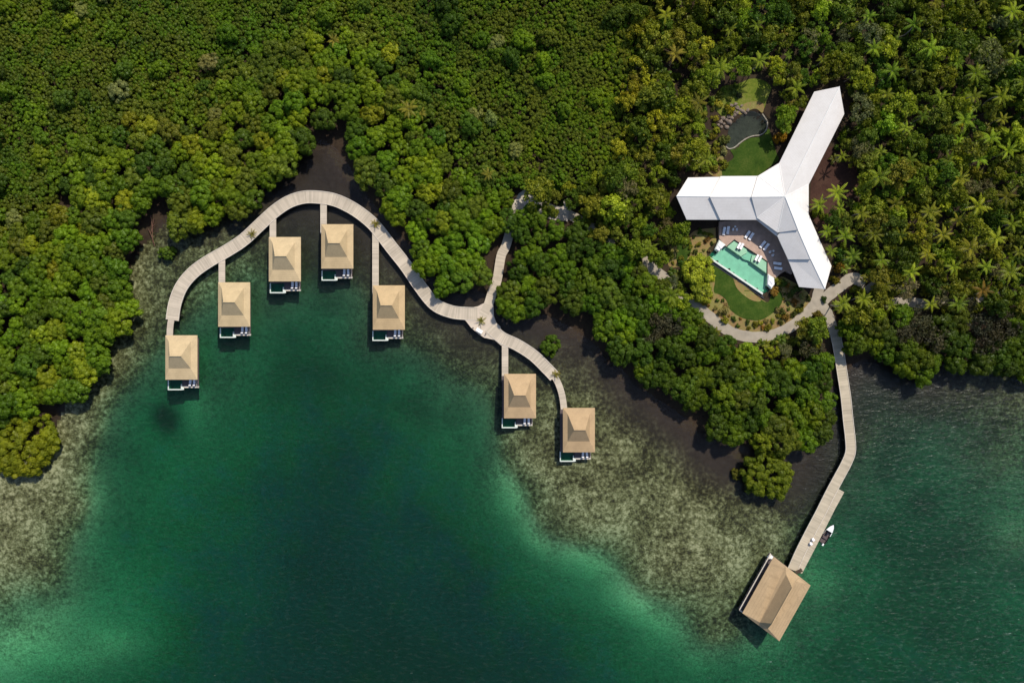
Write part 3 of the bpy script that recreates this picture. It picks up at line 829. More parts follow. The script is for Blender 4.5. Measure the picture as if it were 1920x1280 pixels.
# ---------------------------------------------------------------- jetty
jt = empty("jetty", (0, 0, 0))
tag(jt, "weathered plank jetty bending from the garden to the boathouse", "jetty")
Z_J = 1.7
jy_px = [(1551, 578), (1558, 592), (1566, 625), (1573, 660), (1580, 705), (1586, 745), (1590, 785), (1594.5, 825), (1594.5, 848), (1586, 870), (1572, 896), (1556, 926), (1538, 962), (1518, 1000), (1500, 1036), (1486, 1068)]
jy = [P(a, b, Z_J) for a, b in spline(jy_px, 4)]
mb = MB()
jw = [2.6+0.3*min(1, i/20) for i in range(len(jy))]
mb.ribbon(jy, jw, Z_J-0.25, Z_J); mb.build("deck", M['jetty_planks'], jt)
jb_px = [(1577.5, 919), (1560, 951), (1542, 987), (1523, 1024), (1498, 1072)]
jb = [P(a, b, Z_J) for a, b in jb_px]
mb = MB(); mb.ribbon(jb, 1.9, Z_J-0.26, Z_J-0.006, 0.0); mb.build("boat_landing", M['jetty_planks'], jt)
for sg in (-1, 1):
    mb = MB(); mb.ribbon(jy, 0.14, Z_J, Z_J+0.1, sg*1.36 if sg > 0 else -1.38); mb.build("kerb_rail", M['edge_wood'], jt)
piles(jt, jy, 6.0, 1.2, Z_J-0.25, 0.17)

# ---------------------------------------------------------------- overwater villas
EW, EL, ZE = 8.8, 12.2, 4.4
def roof_panels(parent, mat, tint, lower, upper):
    for nm, lst in (("roof", lower), ("upper_roof", upper)):
        mb = MB()
        for pts in lst: mb.slab(pts, 0.16)
        o = mb.build(nm, mat, parent); o["tint"] = tint
def villa_proto():
    v = empty("overwater_villa")
    X = lambda u: -EW/2+u*EW
    Y = lambda w: EL/2-w*EL
    e = [(X(0), Y(0), ZE), (X(1), Y(0), ZE), (X(1), Y(1), ZE), (X(0), Y(1), ZE)]
    zb = ZE+0.65
    b = [(X(.14), Y(.13), zb), (X(.83), Y(.13), zb), (X(.83), Y(.745), zb), (X(.14), Y(.745), zb)]
    zr = ZE+3.4
    r0, r1 = (X(.49)-1.52, Y(.465), zr), (X(.49)+1.52, Y(.465), zr)
    lower = [[e[0], e[1], b[1], b[0]], [e[1], e[2], b[2], b[1]], [e[2], e[3], b[3], b[2]], [e[3], e[0], b[0], b[3]]]
    upper = [[b[0], b[1], r1, r0], [b[1], b[2], r1], [b[2], b[3], r0, r1], [b[3], b[0], r0]]
    roof_panels(v, M['tan_roof'], (1, 1, 1), lower, upper)
    mb = MB()   # ridge cap and hip caps
    mb.tube([(r0[0]-.1, r0[1], zr+.02), (r1[0]+.1, r1[1], zr+.02)], [.11, .11], 6)
    o = mb.build("ridge_cap", M['tan_roof'], v); o["tint"] = (0.95, 0.92, 0.88)
    zd = 1.6
    mb = MB()   # fascia under the eave
    for (x0, y0, x1, y1) in ((-4.3, 6.0, 4.3, 6.0), (-4.3, -6.0, 4.3, -6.0)):
        mb.box((x0+x1)/2, y0, ZE-.32, ZE-.12, abs(x1-x0), .1)
    for x0 in (-4.3, 4.3): mb.box(x0, 0, ZE-.32, ZE-.12, .1, 12.0-.12)
    mb.build("fascia", M['dark_wood'], v)
    # floor, walls with doors and windows
    mb = MB(); mb.prism([(-5.0, 5.4), (3.5, 5.4), (3.5, -8.0), (-1.0, -8.0), (-1.0, -6.4), (-5.0, -6.4)], zd-.3, zd)
    mb.build("deck", M['dark_deck'], v)
    mb = MB()
    for cx, cy, sx, sy in ((0, 4.7, 7.2, .18), (-3.51, -.15, .18, 9.52), (3.51, -.15, .18, 9.52), (0, -5.0, 7.2, .18)):
        mb.box(cx-.2, cy, zd, ZE+.2, sx, sy)
    w = mb.build("wall", M['wall_wood'], v)
    mb = MB(); mb.box(-1.4, -5.13, zd+.03, zd+2.3, 3.4, .07); d = mb.build("sliding_door", M['dark_wood'], v)
    mb = MB(); mb.box(-1.4, -5.18, zd+.12, zd+2.2, 3.1, .03); mb.build("pane", M['glass'], d)
    mb = MB(); mb.box(-2.9, 4.83, zd+.03, zd+2.1, 1.1, .07); d = mb.build("door", M['dark_wood'], v)
    for wx_, wy_, sx, sy in ((1.8, -5.13, 2.0, .07), (3.43, .5, .07, 2.4), (-3.83, 1.0, .07, 2.0)):
        mb = MB(); mb.box(wx_, wy_, zd+.9, zd+2.1, sx, sy); d = mb.build("window", M['dark_wood'], v)
        mb = MB(); mb.box(wx_+(0 if sx > .1 else (.05 if wx_ > 0 else -.05)), wy_-(.05 if sx > .1 else 0), zd+1.0, zd+2.0, max(sx-.25, .03), max(sy-.25, .03)); mb.build("pane", M['glass'], d)
    # plunge pool at the south-west corner
    pp = MB(); x0, x1, y0, y1 = -5.05, -1.15, -9.15, -6.4
    pp.box((x0+x1)/2, (y0+y1)/2, zd-1.25, zd-1.0, x1-x0, y1-y0)
    basin = pp.build("plunge_pool", M['plunge_tile'], v)
    mb = MB()
    mb.box((x0+x1)/2, y0+.16, zd-.999, zd+.06, x1-x0, .32); mb.box(x0+.13, (y0+y1)/2+.16, zd-.998, zd+.06, .26, y1-y0-.33)
    mb.box(x1-.13, (y0+y1)/2-.35, zd-.997, zd+.06, .26, y1-y0-1.4)
    mb.add([(x1, y0+.02, zd+.05), (x1+.55, y0+.1, zd-.1), (x1+.5, y0+.75, zd-.1), (x1, y0+1.1, zd+.05)], [(0, 1, 2, 3)])
    mb.build("rim", M['rim'], basin)
    mb = MB(); mb.box((x0+x1)/2, (y0+y1)/2+.15, zd-.14, zd-.10, x1-x0-.55, y1-y0-.36)
    mb.build("water", M['plunge_water'], basin)
    # low step and rail along the sun deck
    mb = MB(); mb.box(1.35, -8.28, zd-.45, zd-.12, 4.3, .52); mb.build("step", M['edge_wood'], v)
    mb = MB()
    mb.box(3.44, -7.1, zd+.92, zd+1.0, .09, 2.3)
    for yy in (-6.0, -7.05, -8.2): mb.box(3.44, yy, zd, zd+.92, .08, .08)
    mb.build("rail", M['edge_wood'], v)
    for px_, py_ in ((-4.0, 4.0), (1.0, 4.0), (-4.0, 0), (1.0, 0), (-3.8, -5.2), (1.0, -5.2), (-.6, -6.6), (-4.0, -8.3), (-2.0, -8.3)):
        mb = MB(); mb.tube([(px_, py_, -9.5), (px_, py_, zd-.29)], [.17, .16], 8); mb.build("pile", M['pile'], v, True)
    return v

eaves_px = [((310, 628), (370, 712)), ((409, 529.6), (468.8, 612)), ((504, 445), (563.9, 527)), ((602.4, 420.5), (662.3, 503.5)),
            ((699, 535), (759, 618)), ((946, 700), (1004, 784.5)), ((1055.5, 764), (1115.5, 848))]
villa_labels = [
    "tan-roofed overwater villa alone at the boardwalk's west end",
    "tan-roofed overwater villa second along from the boardwalk's west end, short spur deck",
    "overwater villa with pale cream roof, third from the boardwalk's west end",
    "overwater villa set closest to the muddy inlet, under the top of the boardwalk curve",
    "tan-roofed overwater villa on the longest spur deck, fifth from the west end",
    "orange-tan roofed overwater villa just south-east of the boardwalk junction",
    "orange-tan roofed overwater villa at the boardwalk's east end over the reef"]
tints = [(1.02, 1.0, .93), (1.0, .98, .90), (1.04, 1.02, .95), (.97, .93, .84), (.95, .88, .77), (.88, .79, .71), (.84, .75, .67)]

def lounger_proto():
    o = empty("sun_lounger")
    mb = MB(); mb.box(0, 0, .20, .27, .70, 1.95); fr = mb.build("frame", M['dark_wood'], o)
    for x in (-.29, .29):
        for y in (-.85, .85):
            mb = MB(); mb.box(x, y, 0, .20, .07, .07); mb.build("leg", M['dark_wood'], o)
    mb = MB()
    mb.slab([(-.32, -.97, .40), (.32, -.97, .40), (.32, .25, .40), (-.32, .25, .40)], .12)
    mb.slab([(-.32, .26, .40), (.32, .26, .40), (.32, .95, .78), (-.32, .95, .78)], .12)
    mb.build("cushion", M['cushion'], o)
    return o
LPROTO = lounger_proto(); _lp_used = [False]
def lounger(x, y, z, rz, label, group):
    if not _lp_used[0]:
        o = LPROTO; _lp_used[0] = True
    else:
        o = copy_tree(LPROTO)
    o.location = (x, y, z); o.rotation_euler = (0, 0, rz)
    tag(o, label, "sun lounger", group)
    return o

proto = villa_proto()
vshort = ["villa alone at the west end", "second villa from the west end", "pale-roofed third villa from the west end", "villa nearest the muddy inlet", "villa on the longest spur deck", "villa just below the boardwalk junction", "villa at the boardwalk's east end"]
for i, (a, b) in enumerate(eaves_px):
    x, y = P((a[0]+b[0])/2, (a[1]+b[1])/2, ZE)
    v = proto if i == 0 else copy_tree(proto)
    v.location = (x, y, 0)
    tag(v, villa_labels[i], "villa", "overwater villas along the boardwalk")
    for ch in v.children:
        if ch.name.split('.')[0] in ("roof", "upper_roof", "ridge_cap"):
            ch["tint"] = tints[i]
    for k, dx in enumerate((1.35, 2.45)):
        lounger(x+dx, y-6.95, 1.6, math.pi+(0.04 if k else -.03), f"{'outer' if k else 'inner'} white lounger on the deck of the {vshort[i]}", "sun loungers on the villa decks")

# ---------------------------------------------------------------- boathouse at the end of the jetty
ZB = 4.7
def zB(a, b): return (1360+a/6.74, 1030+b/6.74)
bc = [P(*zB(*q), ZB) for q in ((612, 88), (1078, 450), (682, 1155), (215, 800))]   # NW NE SE SW eave corners
def UV(u, w, z=0.0):
    nw, ne, se_, sw = [Vector(p) for p in bc]
    p = nw*(1-u)*(1-w)+ne*u*(1-w)+se_*u*w+sw*(1-u)*w
    return (p.x, p.y, z)
bh = empty("boathouse")
tag(bh, "large tan-roofed open boathouse standing over the water at the jetty end", "boathouse")
zb, zr = ZB+.75, ZB+4.1
e = [UV(0, 0, ZB), UV(1, 0, ZB), UV(1, 1, ZB), UV(0, 1, ZB)]
n0, n1 = UV(.32, 0, ZB+.05), UV(.70, 0, ZB+.05)
b4 = [UV(.39, .10, zb), UV(.63, .10, zb), UV(.62, .945, zb), UV(.40, .945, zb)]
r0, r1 = UV(.51, .20, zr), UV(.51, .825, zr)
lower = [[e[0], n0, b4[0], b4[3], e[3]], [n1, e[1], e[2], b4[2], b4[1]], [e[3], b4[3], b4[2], e[2]], [n0, n1, b4[1], b4[0]]]
upper = [[b4[0], r0, r1, b4[3]], [b4[1], b4[2], r1, r0], [b4[0], b4[1], r0], [b4[2], b4[3], r1]]
roof_panels(bh, M['tan_roof'], (0.78, 0.715, 0.66), lower, upper)
mb = MB(); mb.tube([Vector(r0)+Vector((0, 0, .02)), Vector(r1)+Vector((0, 0, .02))], [.12, .12], 6)
o = mb.build("ridge_cap", M['tan_roof'], bh); o["tint"] = (.88, .80, .72)
zd = 1.6
dk = [UV(-.01, -.005, 0), UV(1.0, .0, 0), UV(1.0, 1.0, 0), UV(-.01, 1.0, 0)]
mb = MB(); mb.prism([p[:2] for p in dk], zd-.3, zd); mb.build("deck", M['dark_deck'], bh)
def wall_seg(mb, a, b, z0, z1, th=.16):
    a = Vector(a[:2]); b = Vector(b[:2]); c = (a+b)/2; d = b-a
    mb.box(c.x, c.y, z0, z1, d.length, th, math.atan2(d.y, d.x))
for a, b in ((dk[0], dk[3]), (dk[3], dk[2])):
    mb = MB(); wall_seg(mb, a, b, zd+.9, zd+1.05, .34); rl = mb.build("rail", M['edge_wood'], bh)
    mb = MB()
    for k in range(9):
        p = Vector(a).lerp(Vector(b), k/8); mb.box(p.x, p.y, zd, zd+.9, .12, .12)
    mb.build("baluster", M['edge_wood'], rl)
mb = MB(); mb.prism([UV(.02, .005)[:2], UV(.12, .005)[:2], UV(.08, .07)[:2], UV(-.02, .07)[:2]], zd+.002, zd+.5); mb.build("bench", M['white_paint'], bh)
for u in (.06, .5, .94):
    for w in (.06, .35, .65, .94):
        if u == .5 and 0.1 < w < .9: continue
        p = UV(u, w); mb = MB(); mb.box(p[0], p[1], zd, ZB+.05, .22, .22, R(-29)); mb.build("post", M['dark_wood'], bh)
        mb = MB(); mb.tube([(p[0], p[1], -8), (p[0], p[1], zd-.3)], [.2, .2], 8); mb.build("pile", M['pile'], bh, True)
mb = MB()
for a, b in ((UV(.12, .35), UV(.88, .35)), (UV(.12, .85), UV(.88, .85)), (UV(.12, .36), UV(.12, .84)), (UV(.88, .36), UV(.88, .84))):
    wall_seg(mb, a, b, zd, ZB-.1)
mb.build("wall", M['wall_wood'], bh)

# ---------------------------------------------------------------- pavilion
pav = empty("pavilion")
tag(pav, "large white-roofed three-winged pavilion beside the garden pool", "pavilion")
def metal_roof():
    m, nt, b = new_mat("white_metal_roof")
    tc = N(nt, "ShaderNodeTexCoord").outputs["Object"]
    n1 = noise(nt, 0.35, 4, tc); n2 = noise(nt, 2.0, 3, tc)
    v = math_n(nt, 'ADD', math_n(nt, 'MULTIPLY', n1, .6), math_n(nt, 'MULTIPLY', n2, .4))
    c = ramp(nt, v, [(.3, (.66, .615, .58)), (.7, (.76, .72, .69))])
    uvn = N(nt, "ShaderNodeUVMap").outputs[0]
    sp = N(nt, "ShaderNodeSeparateXYZ"); nt.links.new(uvn, sp.inputs[0])
    seam = math_n(nt, 'LESS_THAN', math_n(nt, 'FRACT', math_n(nt, 'DIVIDE', sp.outputs[1], 0.6)), 0.14)
    c = mix(nt, math_n(nt, 'MULTIPLY', seam, 0.26), c, (.34, .32, .31))
    nt.links.new(c, b.inputs["Base Color"])
    b.inputs["Roughness"].default_value = 0.55
    b.inputs["Specular IOR Level"].default_value = 0.3
    return m
M['metal_roof'] = metal_roof()
ZR_H, ZE_H = 11.7, 8.9         # hub ridge and eave
def roof_section(name, panels, th=.22):
    """panels: list of 3D outlines; uv.y runs down the slope so the seams run level"""
    mb = MB()
    for pts in panels:
        n0 = len(mb.f)
        mb.slab(pts, th)
        for k in range(n0, len(mb.f)):
            f = mb.f[k]
            zt = [mb.v[i][2] for i in f]
            if k-n0 == 1: mb.uv[k] = [(0, (20-z)*3.2) for z in zt]
    o = mb.build(name, M['metal_roof'], pav)
    o["tint"] = (1, 1, 1)
    return o
def q1(a, b, z): p = zoom1(a, b); return (*P(*p, z), z)
def q2(a, b, z): p = zoom2(a, b); return (*P(*p, z), z)
hub = q1(1045, 955, ZR_H)
# hub, six facets
zr1, zr2, zr3 = ZR_H-.1, ZR_H-.5, ZR_H-.9
ze1, ze2, ze3 = ZE_H, ZE_H-.4, ZE_H-.8
# west wing: three overlapping sections, the outer ones lower
wN = [q1(845, 805, ze1), q1(580, 808, ze2), q1(345, 818, ze3)]
w_hub_r = q1(803, 957, zr1); w_hub_n = q1(848, 812, ze1); w_hub_s = q1(843, 1105, ze1)
J = q1(848, 806, ze1); E_ = q1(1003, 712, ze1); D_ = q1(1215, 866, ze1); D2 = q1(1214, 1078, ze1)
# facets of hub roof
sw0, sw1 = q1(843, 1108, ze1), q1(985, 1212, ze1)
se_r = q2(1138, 195, zr1); se_e = q2(1214, 80, ze1); se_w = q2(990, 215, ze1)
roof_section("hub_roof", [[w_hub_r, J, hub], [J, E_, hub], [w_hub_r, sw0, hub], [sw0, se_w, hub], [se_w, se_r, hub], [se_r, se_e, hub], [se_e, D_, hub]])
# north-east wing in one piece
A_ = q1(1255, 200, ZE_H-.15); B_ = q1(1437, 163, ZR_H-.35); C_ = q1(1471, 360, ZE_H-.15)
Ein = q1(1003, 712, ZE_H-.05); Din = q1(1216, 866, ZE_H-.05); hubn = (hub[0], hub[1], hub[2]-.05)
roof_section("wing_roof", [[A_, B_, hubn, Ein], [B_, C_, Din, hubn]])
# west wing
def drop(p, d): return (p[0], p[1], p[2]-d)
m_r_in = drop(q1(860, 957, zr2), 0); m_n_in = q1(880, 806, ze2); m_s_in = q1(880, 1122, ze2)
m_r = q1(503, 957, zr2); m_n = q1(580, 808, ze2); m_s = q1(578, 1122, ze2)
roof_section("wing_roof", [[m_r, m_n, m_n_in, m_r_in], [m_r, m_r_in, m_s_in, m_s]])
o_r_in = q1(560, 955, zr3); o_n_in = q1(620, 812, ze3); o_s_in = q1(620, 1121, ze3)
o_r = q1(262, 952, zr3); o_n = q1(346, 818, ze3); o_s = q1(336, 1121, ze3)
roof_section("wing_roof", [[o_r, o_n, o_n_in, o_r_in], [o_r, o_r_in, o_s_in, o_s]])
# lower roof tucked under the hub between the two southern wings
roof_section("valley_roof", [[q1(835, 1118, ZE_H-.9), q1(985, 1240, ZE_H-.9), q1(1010, 1190, ZE_H-.45), q1(860, 1085, ZE_H-.45)]], .15)
# south-east wing
s_r_in = q2(1100, 110, zr2); s_e_in = q2(1195, 40, ze2); s_w_in = q2(975, 190, ze2)
s_r = q2(1229, 408, zr2); s_e = q2(1291, 262, ze2); s_w = q2(1066, 408, ze2)
s_w0 = q2(988, 238, ze2); s_e0 = q2(1214, 85, ze2)
roof_section("wing_roof", [[s_r_in, s_e0, s_e, s_r], [s_r_in, s_r, s_w, s_w0]])
t_r_in = q2(1200, 345, zr3); t_e_in = q2(1268, 215, ze3); t_w_in = q2(1050, 370, ze3)
t_r = q2(1332, 622, zr3); t_e = q2(1379, 455, ze3); t_w = q2(1146, 606, ze3)
roof_section("wing_roof", [[t_r_in, t_e_in, t_e, t_r], [t_r_in, t_r, t_w, t_w_in]])
# ridge and hip caps
for nm, a_, b_ in (("ridge_cap", hub, B_), ("ridge_cap", hub, w_hub_r), ("ridge_cap", hub, se_r), ("ridge_cap", m_r_in, m_r), ("ridge_cap", o_r_in, o_r), ("ridge_cap", s_r_in, s_r), ("ridge_cap", t_r_in, t_r), ("hip_cap", hub, J), ("hip_cap", hub, E_), ("hip_cap", hub, sw0), ("hip_cap", hub, se_w), ("hip_cap", hub, D_)):
    mb = MB(); mb.tube([Vector(a_)+Vector((0, 0, .03)), Vector(b_)+Vector((0, 0, .03))], [.08, .08], 6)
    mb.build(nm, M['white_paint'], pav)
# walls and floor
floor_px = [zoom1(a, b) for a, b in [(350, 850), (860, 850), (1030, 745), (1280, 240), (1420, 350), (1180, 860), (1180, 1080)]]+[zoom2(a, b) for a, b in [(1250, 290), (1330, 470), (1290, 560), (1170, 560), (1020, 240)]]+[zoom1(a, b) for a, b in [(970, 1190), (840, 1080), (350, 1085)]]
fl_w = world_poly(floor_px, 5.5)
mb = MB(); mb.prism(fl_w, 2.0, 3.75); mb.build("plinth", M['paving'], pav)
mb = MB()
for i in range(len(fl_w)):
    a = Vector(fl_w[i]); b = Vector(fl_w[(i+1) % len(fl_w)])
    c = (a+b)/2
    d = (b-a).normalized()
    a2 = a.lerp(b, .0)+Vector((0, 0)); 
    cen = Vector((sum(p[0] for p in fl_w)/len(fl_w), sum(p[1] for p in fl_w)/len(fl_w)))
    wall_seg(mb, (a+d*.12), (b-d*.12), 3.752, ze3-.1, .2)
mb.build("wall", plain("render_wall", (.55, .48, .40), .8, .1, .5), pav)
for i in range(len(fl_w)):
    a = Vector(fl_w[i]); b = Vector(fl_w[(i+1) % len(fl_w)]); L = (b-a).length
    nwin = int(L//5)
    for k in range(nwin):
        p = a.lerp(b, (k+.5)/nwin); d = b-a
        mb = MB(); mb.box(p.x, p.y, 3.9, 6.4, 2.6, .32, math.atan2(d.y, d.x)); w = mb.build("window", M['dark_wood'], pav)
        mb = MB(); mb.box(p.x, p.y, 4.0, 6.3, 2.4, .36, math.atan2(d.y, d.x)); mb.build("pane", M['glass'], w)

# ---------------------------------------------------------------- pool terrace and swimming pool
def w4(lst, z=Z_TER): return [P(*zoom4(a, b), z) for a, b in lst]
basin4 = [(380, 385), (520, 262), (1092, 640), (1090, 870), (1085, 1085), (1010, 1205), (100, 590), (215, 505)]
# terrace slab with the pool cut out: two pieces meeting along the pool ends
north4 = [(262, -40), (262, 250), (380, 385), (520, 262), (1092, 640), (1090, 870), (1225, 930), (1310, 850), (1405, 800), (1500, 860), (1600, 640), (1420, 240), (1130, 0), (900, -90)]
mb = MB(); mb.prism(w4(north4), 1.4, Z_TER)
ter = mb.build("terrace", M['paving']); tag(ter, kind='structure')
sp_ = empty("swimming_pool"); tag(sp_, "green swimming pool with two shallow ledges on the pavilion terrace", "swimming pool")
mb = MB(); mb.prism(w4(basin4), 1.6, 2.2); mb.build("basin", M['pool_tile'], sp_)
mb = MB(); mb.prism(w4([(405, 388), (520, 290), (735, 432), (748, 485), (640, 553)]), 2.21, 3.3); mb.build("ledge", M['pool_shelf'], sp_)
mb = MB(); mb.prism(w4([(808, 640), (832, 530), (905, 535), (1076, 650), (1074, 838)]), 2.21, 3.3); mb.build("ledge", M['pool_shelf'], sp_)
mb = MB(); mb.prism(w4([(648, 556), (750, 486), (738, 436), (900, 536), (828, 530), (806, 640), (770, 620), (700, 600)]), 2.21, 2.85); mb.build("step", M['pool_tile'], sp_)
mb = MB(); mb.prism(w4([(377, 380), (100, 588), (1010, 1203), (1083, 1083), (1088, 640), (520, 266)]), 3.38, 3.42)
mb.build("water", M['pool_water'], sp_)
mb = MB()
mb.prism(w4([(98, 592), (122, 575), (1016, 1178), (1008, 1210)]), 1.5, 3.46)
mb.build("overflow_wall", M['rim'], sp_)
mb = MB()
mb.prism(w4([(62, 578), (96, 594), (1006, 1212), (1046, 1262), (1040, 1278), (40, 600)]), 1.5, 2.9)
mb.build("overflow_channel", M['black_hull'], sp_)
for c4, lab in (([(258, 272), (372, 355), (300, 420), (250, 478), (182, 436)], "west"), ([(1092, 852), (1215, 930), (1208, 1030), (1150, 1112), (1078, 1042)], "east")):
    o = empty("pool_daybed"); pw = w4(c4)
    cx = sum(p[0] for p in pw)/len(pw); cy = sum(p[1] for p in pw)/len(pw)
    o.location = (cx, cy, Z_TER)
    tag(o, f"white daybed platform at the {lab} end of the garden pool", "daybed", "daybeds at the pool ends")
    mb = MB(); mb.prism([(a-cx, b-cy) for a, b in pw], -2.0, .05); mb.build("platform", M['rim'], o)
    mb = MB(); mb.prism([((a-cx)*.82, (b-cy)*.82) for a, b in pw], .052, .32); mb.build("mattress", M['cushion'], o)
    mb = MB(); mb.box(0, 0, .322, .45, .5, 1.2, .6); mb.build("bolster", M['cushion'], o)
for c4, lab in (([(100, 588), (215, 507), (180, 440), (85, 565)], "w"), ([(1012, 1203), (1085, 1085), (1150, 1120), (1052, 1258)], "e")):
    mb = MB(); mb.prism(w4(c4), 1.5, 2.6); mb.build("lower_pool", M['plunge_tile'], sp_)
    mb = MB(); mb.prism(w4(c4), 2.72, 2.74); mb.build("lower_water", M['plunge_water'], sp_)

tl = [((345, 120), 172, "lounger at the north-west corner of the pool terrace, outer of two"), ((412, 108), 175, "lounger at the north-west corner of the pool terrace, inner of two"),
      ((745, 180), 148, "lounger on the terrace above the pool's west ledge, upper of two"), ((808, 212), 150, "lounger on the terrace above the pool's west ledge, lower of two"),
      ((1005, 350), 142, "lounger on the terrace above the pool's east ledge, upper of two"), ((1066, 392), 145, "lounger on the terrace above the pool's east ledge, lower of two"),
      ((1255, 675), 80, "lounger on the east edge of the pool terrace, upper of two"), ((1268, 757), 82, "lounger on the east edge of the pool terrace, lower of two")]
for (a, b), ang, lab in tl:
    x, y = P(*zoom4(a, b), Z_TER+.4)
    lounger(x, y, Z_TER, R(ang+180), "white "+lab, "sun loungers on the pool terrace").scale = (1.15, 1.1, 1)
for (a, b), ang, lab in (((598, 372), 30, "left of two in the pool's west ledge"), ((645, 385), 30, "right of two in the pool's west ledge"), ((903, 578), 30, "left of two in the pool's east ledge"), ((955, 598), 30, "right of two in the pool's east ledge")):
    x, y = P(*zoom4(a, b), Z_TER)
    lounger(x, y, 3.3, R(-ang+180), "white lounger standing in shallow water, "+lab, "sun loungers in the pool")

def tub_chair(x, y, z, rz, label, group, sc=1.0):
    o = empty("tub_chair", (x, y, z), rz, sc)
    mb = MB(); mb.lathe(0, 0, [(.26, 0), (.30, .05), (.32, .34), (.30, .40), (.05, .42)], 14); mb.build("seat", M['cushion'], o, True)
    mb = MB()
    pts = []
    for k in range(11):
        t = R(-20+k*22)
        pts.append((.36*math.cos(t), .36*math.sin(t)))
    mb.ribbon(pts, .09, .05, .70); mb.build("backrest", M['cushion'], o, True)
    tag(o, label, "chair", group)
    return o
def side_table(x, y, z, label):
    o = empty("side_table", (x, y, z))
    mb = MB(); mb.lathe(0, 0, [(.28, .46), (.30, .48), (.30, .50), (.28, .51)], 14); mb.build("table_top", M['white_paint'], o)
    mb = MB(); mb.lathe(0, 0, [(.18, 0), (.05, .04), (.04, .30), (.05, .458)], 10); mb.build("stem", M['steel'], o)
    tag(o, label, "table", "side tables on the pool terrace")
for (a, b), da, lab in (((535, 92), (32, 0), "west"), ((1160, 508), (24, 28), "east")):
    for sg in (-1, 1):
        x, y = P(*zoom4(a+da[0]*sg, b+da[1]*sg), Z_TER+.4)
        tub_chair(x, y, Z_TER, R(90 if lab == "west" else 50), f"white tub chair {'before' if sg < 0 else 'after'} the little round table on the {lab} terrace", "tub chairs on the pool terrace", .95)
    x, y = P(*zoom4(a, b), Z_TER+.4)
    x, y = x+(0 if lab == "west" else .45), y+.75
    side_table(x, y, Z_TER, f"small round white table between the {lab} tub chairs on the terrace")

# ---------------------------------------------------------------- things on the jetty and boardwalk
for k, (px, py) in enumerate(((1525, 1010.8), (1520.8, 1018.3))):
    x, y = P(px, py, Z_J+.5)
    tub_chair(x, y, Z_J, R(160), f"round white chair on the jetty beside the moored boat, {'lower' if k else 'upper'} of two", "white chairs on the jetty", 1.1)
def bench(x, y, z, rz, label, mat, L=2.2, D=.6):
    o = empty("bench", (x, y, z), rz)
    mb = MB(); mb.box(0, 0, .40, .48, L, D); mb.build("seat", mat, o)
    mb = MB(); mb.slab([(-L/2, -D/2-.02, .52), (L/2, -D/2-.02, .52), (L/2, -D/2-.16, .95), (-L/2, -D/2-.16, .95)], .05); mb.build("backrest", mat, o)
    for xx in (-L/2+.12, L/2-.12):
        mb = MB(); mb.box(xx, 0, 0, .399, .1, D-.06); mb.build("leg", mat, o)
    tag(o, label, "bench")
x, y = P(899.2, 619.3, Z_BW); bench(x, y, Z_BW-.02, R(-32), "white bench at the edge of the boardwalk junction platform", M['white_paint'], 1.9, .85)
x, y = P(1496, 1068.5, Z_J); bench(x, y, Z_J, R(24), "dark wooden bench on the jetty by the boathouse roof", M['dark_wood'], 2.0, .6)
def bollard(px, py, label):
    x, y = P(px, py, Z_BW+.4)
    o = empty("bollard_light", (x, y, Z_BW-.02))
    mb = MB(); mb.lathe(0, 0, [(.16, 0), (.13, .05), (.12, .7), (.14, .72)], 10); mb.build("post", M['dark_wood'], o, True)
    mb = MB(); mb.lathe(0, 0, [(.17, .721), (.19, .76), (.15, .84), (.04, .88)], 10); mb.build("cap", M['dark_deck'], o, True)
    tag(o, label, "bollard", "bollards beside the junction bench")
bollard(887, 614.5, "dark bollard west of the white bench on the junction platform")
bollard(911, 625.5, "dark bollard east of the white bench on the junction platform")

# motorboat
mbx, mby = P(1551, 1001, .6)
boat = empty("motorboat", (mbx, mby, 0), R(-30.5))
tag(boat, "small dark motorboat with a white bow moored along the jetty", "boat")
def hull_ring(y, w, z0, z1):
    return [(-w, y, z1), (-w*.95, y, (z0+z1)/2), (-w*.5, y, z0), (w*.5, y, z0), (w*.95, y, (z0+z1)/2), (w, y, z1)]
prof = [(-2.9, .88, -.22, .62), (-1.5, .98, -.28, .66), (0, 1.0, -.3, .72), (1.3, .9, -.26, .82), (2.3, .58, -.1, .94), (2.9, .2, .25, 1.02), (3.12, .03, .6, 1.06)]
mb = MB(); v = []; f = []
for r in prof: v += hull_ring(*r)
for i in range(len(prof)-1):
    for k in range(5):
        a = i*6+k; f.append((a, a+6, a+7, a+1))
f += [(0, 1, 2, 3, 4, 5)]
mb.add(v, f); mb.build("hull", M['black_hull'], boat, True)
mb = MB()
v = [(-.93, 1.0, .80), (.93, 1.0, .80), (.92, 1.3, .84), (.60, 2.3, .97), (.22, 2.9, 1.05), (.03, 3.14, 1.09), (-.03, 3.14, 1.09), (-.22, 2.9, 1.05), (-.60, 2.3, .97), (-.92, 1.3, .84), (.0, 1.0, .95), (0, 2.3, 1.08)]
mb.add(v, [(0, 10, 11, 8, 9), (10, 1, 2, 3, 11), (11, 3, 4, 5, 6, 7, 8)]); mb.build("foredeck", M['gelcoat'], boat)
mb = MB(); mb.slab([(.86, .99, .76), (.99, .99, .80), (1.02, -.2, .76), (.88, -.2, .74)], .08); mb.build("gunwale", M['gelcoat'], boat)
mb = MB(); mb.prism([(-.85, -2.8), (.85, -2.8), (.95, -1), (.92, .98), (-.92, .98), (-.95, -1)], .02, .12); mb.build("floor", M['dark_deck'], boat)
mb = MB(); mb.box(0, -1.2, .121, .52, 1.5, .5); mb.build("seat", M['dark_deck'], boat)
mb = MB(); mb.box(0, .2, .121, .95, .7, .45); mb.build("console", M['black_hull'], boat)
